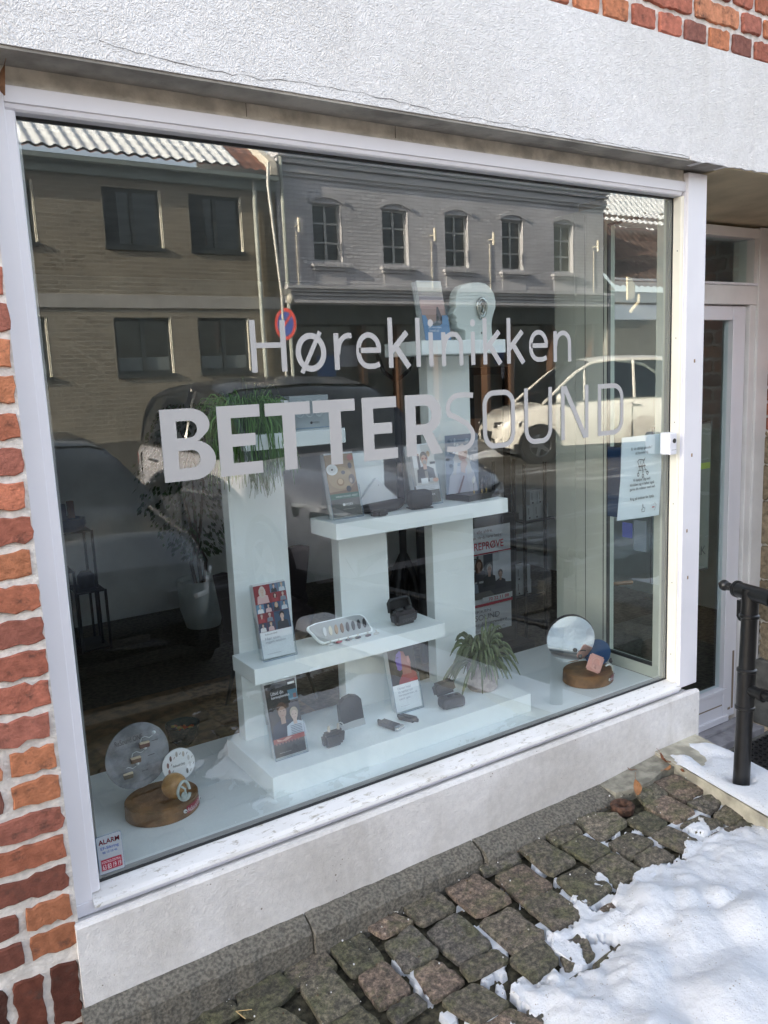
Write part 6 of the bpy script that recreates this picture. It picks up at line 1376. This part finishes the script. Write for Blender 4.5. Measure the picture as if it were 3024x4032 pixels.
# --- no-parking sign on its pole
t=thing('parking_sign','tall grey pole with round red and blue no-parking sign in front of the houses','road sign',(6.5,-11.5,0))
sx=6.36
mb=MB(); mb.tube([(sx-.04,-11.55,-.02),(sx-.02,-11.55,3.0),(sx-.16,-11.55,4.9),(sx-.13,-11.55,5.25)],.03,10); mb.build('pole',plain('galvanised_pole',(.5,.5,.48),.4,metal=.3),t)
Mr=Matrix.Rotation(R(-83+25-5),4,'Z')
nrm=Vector((-math.sin(R(74)),math.cos(R(74)),0)); uu=Vector((0,0,1)).cross(nrm)
o_=Vector((sx,-11.5,2.51)); p=Pr(o_+nrm*.012,uu,(0,0,1)); 
mb=MB(); mb.prism([o_+uu*(.285*math.cos(i*.2618))+Vector((0,0,.285*math.sin(i*.2618))) for i in range(24)],nrm*.010); mb.build('sign_plate',M['silver'],t)
s_=1 if p.n.dot(nrm)>0 else -1; p.step=.0012*s_
p.ell(0,0,.28,.28,(.42,.05,.04),36); p.ell(0,0,.215,.215,(.03,.06,.24),36)
p.poly([(-.19,.15),(-.15,.19),(.19,-.15),(.15,-.19)],(.42,.05,.04)); p.mb.build('sign_face',M['print'],t,fix=False)
mb=MB(); mb.box(sx-.05,sx+.14,-11.56,-11.5,3.02,3.12); mb.ell((sx+.12,-11.5,2.95),(.07,.07,.09),12); mb.build('bracket',plain('pale_bracket',(.5,.48,.42),.5),t)

# ================================================================ cars
def interp(P,x):
    if x<=P[0][0]: return P[0][1]
    for (a,b),(c,d) in zip(P,P[1:]):
        if x<=c: return b+(d-b)*(x-a)/(c-a)
    return P[-1][1]
def car(name,lab,cat,loc,flip,paint,L_,W_,belt,roof,wheels,zs=.24,wr=.34,glassm=None,rimm='silver',rpaint=None):
    """local x forwards (front at +L/2), y across, z up from the road. belt / roof: contour points (x,z)"""
    t=thing(name,lab,cat,loc,flip)
    xs=sorted(set([round(-L_/2+L_*i/44,4) for i in range(45)]+[b[0] for b in belt]))
    xs=[x for x in xs if -L_/2<=x<=L_/2]
    def hw(x): q=abs(x)/(L_/2); return W_/2*(1-.20*max(0,(q-.62)/.38)**2.2-.10*max(0,(q-.9)/.1)**2)
    vs=[]; 
    for x in xs:
        zb=interp(belt,x); w=hw(x); q=abs(x)/(L_/2); zl=zs+.12*max(0,(q-.8)/.2)
        zm=zl+(zb-zl)*.55
        sec=[(0,zb+.035),(w*.5,zb+.03),(w*.80,zb+.012),(w*.93,zb-.02),(w*.985,zb-.085),(w,zm+.02),(w*.99,zm-.08),(w*.975,zl+.12),(w*.93,zl),(0,zl)]
        vs+= [(x,y,z) for y,z in sec]+[(x,-y,z) for y,z in sec[::-1]]
    n=20; m=len(xs)
    fs=[(i*n+k,i*n+(k+1)%n,(i+1)*n+(k+1)%n,(i+1)*n+k) for i in range(m-1) for k in range(n)]+[list(range(n)),[(m-1)*n+k for k in range(n)]]
    mb=LMB(); mb.add(vs,fs,(1,1,1),True); body=mb.build('body',paint,t)
    # greenhouse
    x0,x1=roof[0][0],roof[-1][0]; gx=[x0+(x1-x0)*i/26 for i in range(27)]; zmax=max(z for _,z in roof)
    vs=[];vr=[]
    for x in gx:
        zr=interp(roof,x); zb=min(interp(belt,x)-.01,zr-.002); wb=hw(x)*.93; k=(zr-zb)/(zmax-zb+1e-6); wt=wb*(1-.20*k)
        sec=[(wb,zb),(wb*.4+wt*.6,zb+(zr-zb)*.6),(wt,zr-.055*k),(wt*.86,zr-.012),(0,zr+.012*k)]
        vs+= [(x,y,z) for y,z in sec]+[(x,-y,z) for y,z in sec[::-1][1:]]
        sec2=[(wt*1.012,zr-.075*k),(wt*1.004,zr-.045*k),(wt*.88,zr-.004),(0,zr+.022*k+.004)]
        vr+= [(x,y,z) for y,z in sec2]+[(x,-y,z) for y,z in sec2[::-1][1:]]
    n=9; fs=[(i*n+k,i*n+k+1,(i+1)*n+k+1,(i+1)*n+k) for i in range(26) for k in range(n-1)]
    mb=LMB(); mb.add(vs,fs,(1,1,1),True); win_=mb.build('windows',glassm or M['darkglass'],t)
    n=7; ir=[i for i,x in enumerate(gx) if interp(roof,x)>zmax-.10]; a,b=min(ir),max(ir)
    fs=[(i*n+k,i*n+k+1,(i+1)*n+k+1,(i+1)*n+k) for i in range(a,b) for k in range(n-1)]
    mb=LMB(); mb.add(vr,fs,(1,1,1),True); mb.build('roof_panel',rpaint or paint,t)
    # pillars: A and last follow the contour; B and C cross the side glass
    mb=LMB()
    for s in (1,-1):
        for rng in (range(0,a+1),range(b,27)):
            P=[(vr[i*n+(0 if s==1 else 6)][0],vr[i*n+(0 if s==1 else 6)][1]*1.0,vr[i*n+(0 if s==1 else 6)][2]) for i in rng]
            if len(P)>1: mb.tube(P,.030,6)
        P=[(vr[i*n+(0 if s==1 else 6)][0],vr[i*n+(0 if s==1 else 6)][1],vr[i*n+(0 if s==1 else 6)][2]) for i in range(a,b+1)]; mb.tube(P,.022,6)
        for xq in (x0+(x1-x0)*.50,x0+(x1-x0)*.77):
            zr=interp(roof,xq); zb=interp(belt,xq); wb=hw(xq)*.935; mb.tube([(xq,s*wb,zb-.01),(xq-.02,s*(wb*.4+wb*.8*.6+.004),zb+(zr-zb)*.6),(xq-.04,s*wb*.80*1.006,zr-.06)],.028,6)
    mb.build('pillars',rpaint or paint,t)
    mb=LMB()
    for s in (1,-1):
        P=[(x,s*(hw(x)*.955),interp(belt,x)+.001) for x in [x0+.15+(x1-x0-.3)*i/10 for i in range(11)]]; mb.tube(P,.012,6)
    mb.build('window_trim',M['silver'],t)
    for wxp in wheels:
        for s in (1,-1):
            y=s*(hw(wxp)-.005); mb=LMB(); mb.cyl((wxp,y-s*.15,wr),(wxp,y+s*.006,wr),wr+.055,n=28); ar=mb.build('wheel_arch',M['black'],t)
            mb=LMB(); mb.lathe([(wr*.62,-.10),(wr*.97,-.10),(wr,-.08),(wr,.08),(wr*.97,.10),(wr*.62,.10)],(wxp,y-s*.07,wr),32,axis='y'); ty=mb.build('wheel',plain('tyre',(.02,.02,.021),.85),t) if 'tyre' not in bpy.data.materials else mb.build('wheel',bpy.data.materials['tyre'],t)
            mb=LMB(); yy=y+s*.018; mb.lathe([(wr*.64,-.008),(wr*.60,.012),(wr*.55,.004)],(wxp,yy,wr),32,axis='y')
            for k in range(5):
                a_=k*2*math.pi/5; d=Vector((math.cos(a_),0,math.sin(a_))); c=Vector((wxp,yy,wr)); q=Vector((-math.sin(a_),0,math.cos(a_)))
                mb.prism([c+d*.05-q*.035,c+d*wr*.60-q*.028,c+d*wr*.60+q*.028,c+d*.05+q*.035],(0,s*.012,0))
            mb.cyl((wxp,yy-.01,wr),(wxp,yy+s*.016,wr),.06,n=16); mb.build('rim',M[rimm],ty)
    for s in (1,-1):
        w=hw(L_/2-.12); zb=interp(belt,L_/2-.20)
        mb=LMB(); z0=zb-.17; mb.prism([(L_/2-.45,s*hw(L_/2-.45)*1.004,z0+.10),(L_/2-.42,s*hw(L_/2-.42)*1.006,z0+.0),(L_/2-.06,s*w*.93,z0-.035),(L_/2-.015,s*w*.70,z0-.01),(L_/2-.03,s*w*.72,z0+.085),(L_/2-.12,s*w*.965,z0+.10)],(0,-s*.05,.0)); hl_=mb.build('headlight',plain('headlight_glass',(.05,.05,.055),.08) if 'headlight_glass' not in bpy.data.materials else bpy.data.materials['headlight_glass'],t)
        mb=LMB(); mb.tube([(L_/2-.42,s*(hw(L_/2-.42)*1.006+.004),z0+.085),(L_/2-.13,s*(w*.97+.006),z0+.085),(L_/2-.10,s*(w*.96+.006),z0+.03),(L_/2-.05,s*(w*.86),z0+.03)],.015,6); mb.build('light_strip',M['paper'],hl_)
        w=hw(-L_/2+.10); zb=interp(belt,-L_/2+.15)
        mb=LMB(); mb.box(-L_/2-.012,-L_/2+.16,s*w*.72,s*(w+.010),zb-.30,zb-.06,bev=.02); mb.build('tail_light',plain('tail_red',(.30,.012,.015),.2) if 'tail_red' not in bpy.data.materials else bpy.data.materials['tail_red'],t)
        xm=x1-.28; mb=LMB(); mb.ell((xm,s*(W_/2+.11),interp(belt,xm)+.09),(.075,.12,.085),16); mb.tube([(xm,s*W_/2*.92,interp(belt,xm)+.01),(xm,s*(W_/2+.03),interp(belt,xm)+.05)],.025,6); mb.build('mirror',M['black'] if paint!=WPAINT else WPAINT,t)
        for xd in (x0+(x1-x0)*.53-.10,x0+(x1-x0)*.80-.40 if False else x0+(x1-x0)*.30):
            mb=LMB(); mb.tube([(xd-.09,s*(hw(xd)+.003),interp(belt,xd)-.13),(xd-.07,s*(hw(xd)+.025),interp(belt,xd)-.13),(xd+.07,s*(hw(xd)+.025),interp(belt,xd)-.13),(xd+.09,s*(hw(xd)+.003),interp(belt,xd)-.13)],.012,6); mb.build('door_handle',M['silver'],t)
        mb=LMB()
        for xd in (x1-.32,x0+(x1-x0)*.52,x0+(x1-x0)*.16):
            zb=interp(belt,xd); mb.box(xd-.004,xd+.004,s*(hw(xd)*.97),s*(hw(xd)+.0015),zs+.16,zb-.08)
        mb.build('door_gap',M['black'],t)
    mb=LMB(); mb.box(-L_/2+.30,L_/2-.3,-W_/2*.955,W_/2*.955,zs-.06,zs+.14,bev=.02); mb.build('lower_trim',M['black'],t)
    mb=LMB(); mb.box(L_/2-.06,L_/2+.004,-W_/2*.42,W_/2*.42,zs+.16,interp(belt,L_/2-.1)-.16,bev=.02); mb.build('grille',M['black'],t)
    return t
WPAINT=paintmat('white_car_paint',(.78,.76,.71),.3); SPAINT=paintmat('silver_white_car_paint',(.42,.42,.47),.2,.0); BPAINT=paintmat('black_blue_car_paint',(.006,.008,.016),.2); BPAINT.node_tree.nodes['Principled BSDF'].inputs['Coat Weight'].default_value=.25
GL=plain('car_glass',(.010,.012,.016),.04,spec=.9,var=.02)
car('parked_car','white high-roofed car parked on the far side of the street, facing left','car',(11.92,-9.29,ROADZ),math.pi+R(25),WPAINT,4.5,1.85,
    [(-2.25,.55),(-2.22,.92),(-2.0,1.10),(-.5,1.13),(1.1,1.10),(1.35,1.08),(1.9,.95),(2.12,.82),(2.22,.62),(2.25,.45)],
    [(-2.15,1.12),(-1.85,1.50),(-1.45,1.80),(-.9,1.89),(-.1,1.91),(.4,1.87),(.75,1.67),(1.40,1.09)],(-1.40,1.48),glassm=GL)
car('parked_car','silver-white sport utility car standing nose-on to the shop window','car',(3.06,-5.0,ROADZ),R(90),SPAINT,4.5,1.88,
    [(-2.25,.60),(-2.22,.98),(-2.0,1.12),(-.5,1.12),(.8,1.11),(1.2,1.08),(1.75,1.01),(2.06,.93),(2.2,.78),(2.25,.50)],
    [(-2.10,1.12),(-1.92,1.50),(-1.55,1.68),(-.7,1.74),(.0,1.73),(.4,1.65),(1.1,1.10)],(-1.38,1.40),glassm=GL,rpaint=BPAINT)
car('parked_car','black-blue saloon car parked nose-on, close to the shop window at the left','car',(.42,-4.45,ROADZ),R(90),BPAINT,4.6,1.82,
    [(-2.3,.55),(-2.28,.88),(-2.05,1.0),(-.8,.98),(.6,.95),(1.0,.93),(1.7,.85),(2.1,.73),(2.25,.57),(2.3,.42)],
    [(-2.0,1.0),(-1.4,1.28),(-.9,1.37),(-.2,1.40),(.25,1.36),(.55,1.23),(1.05,.94)],(-1.42,1.45),glassm=GL,rimm='black')
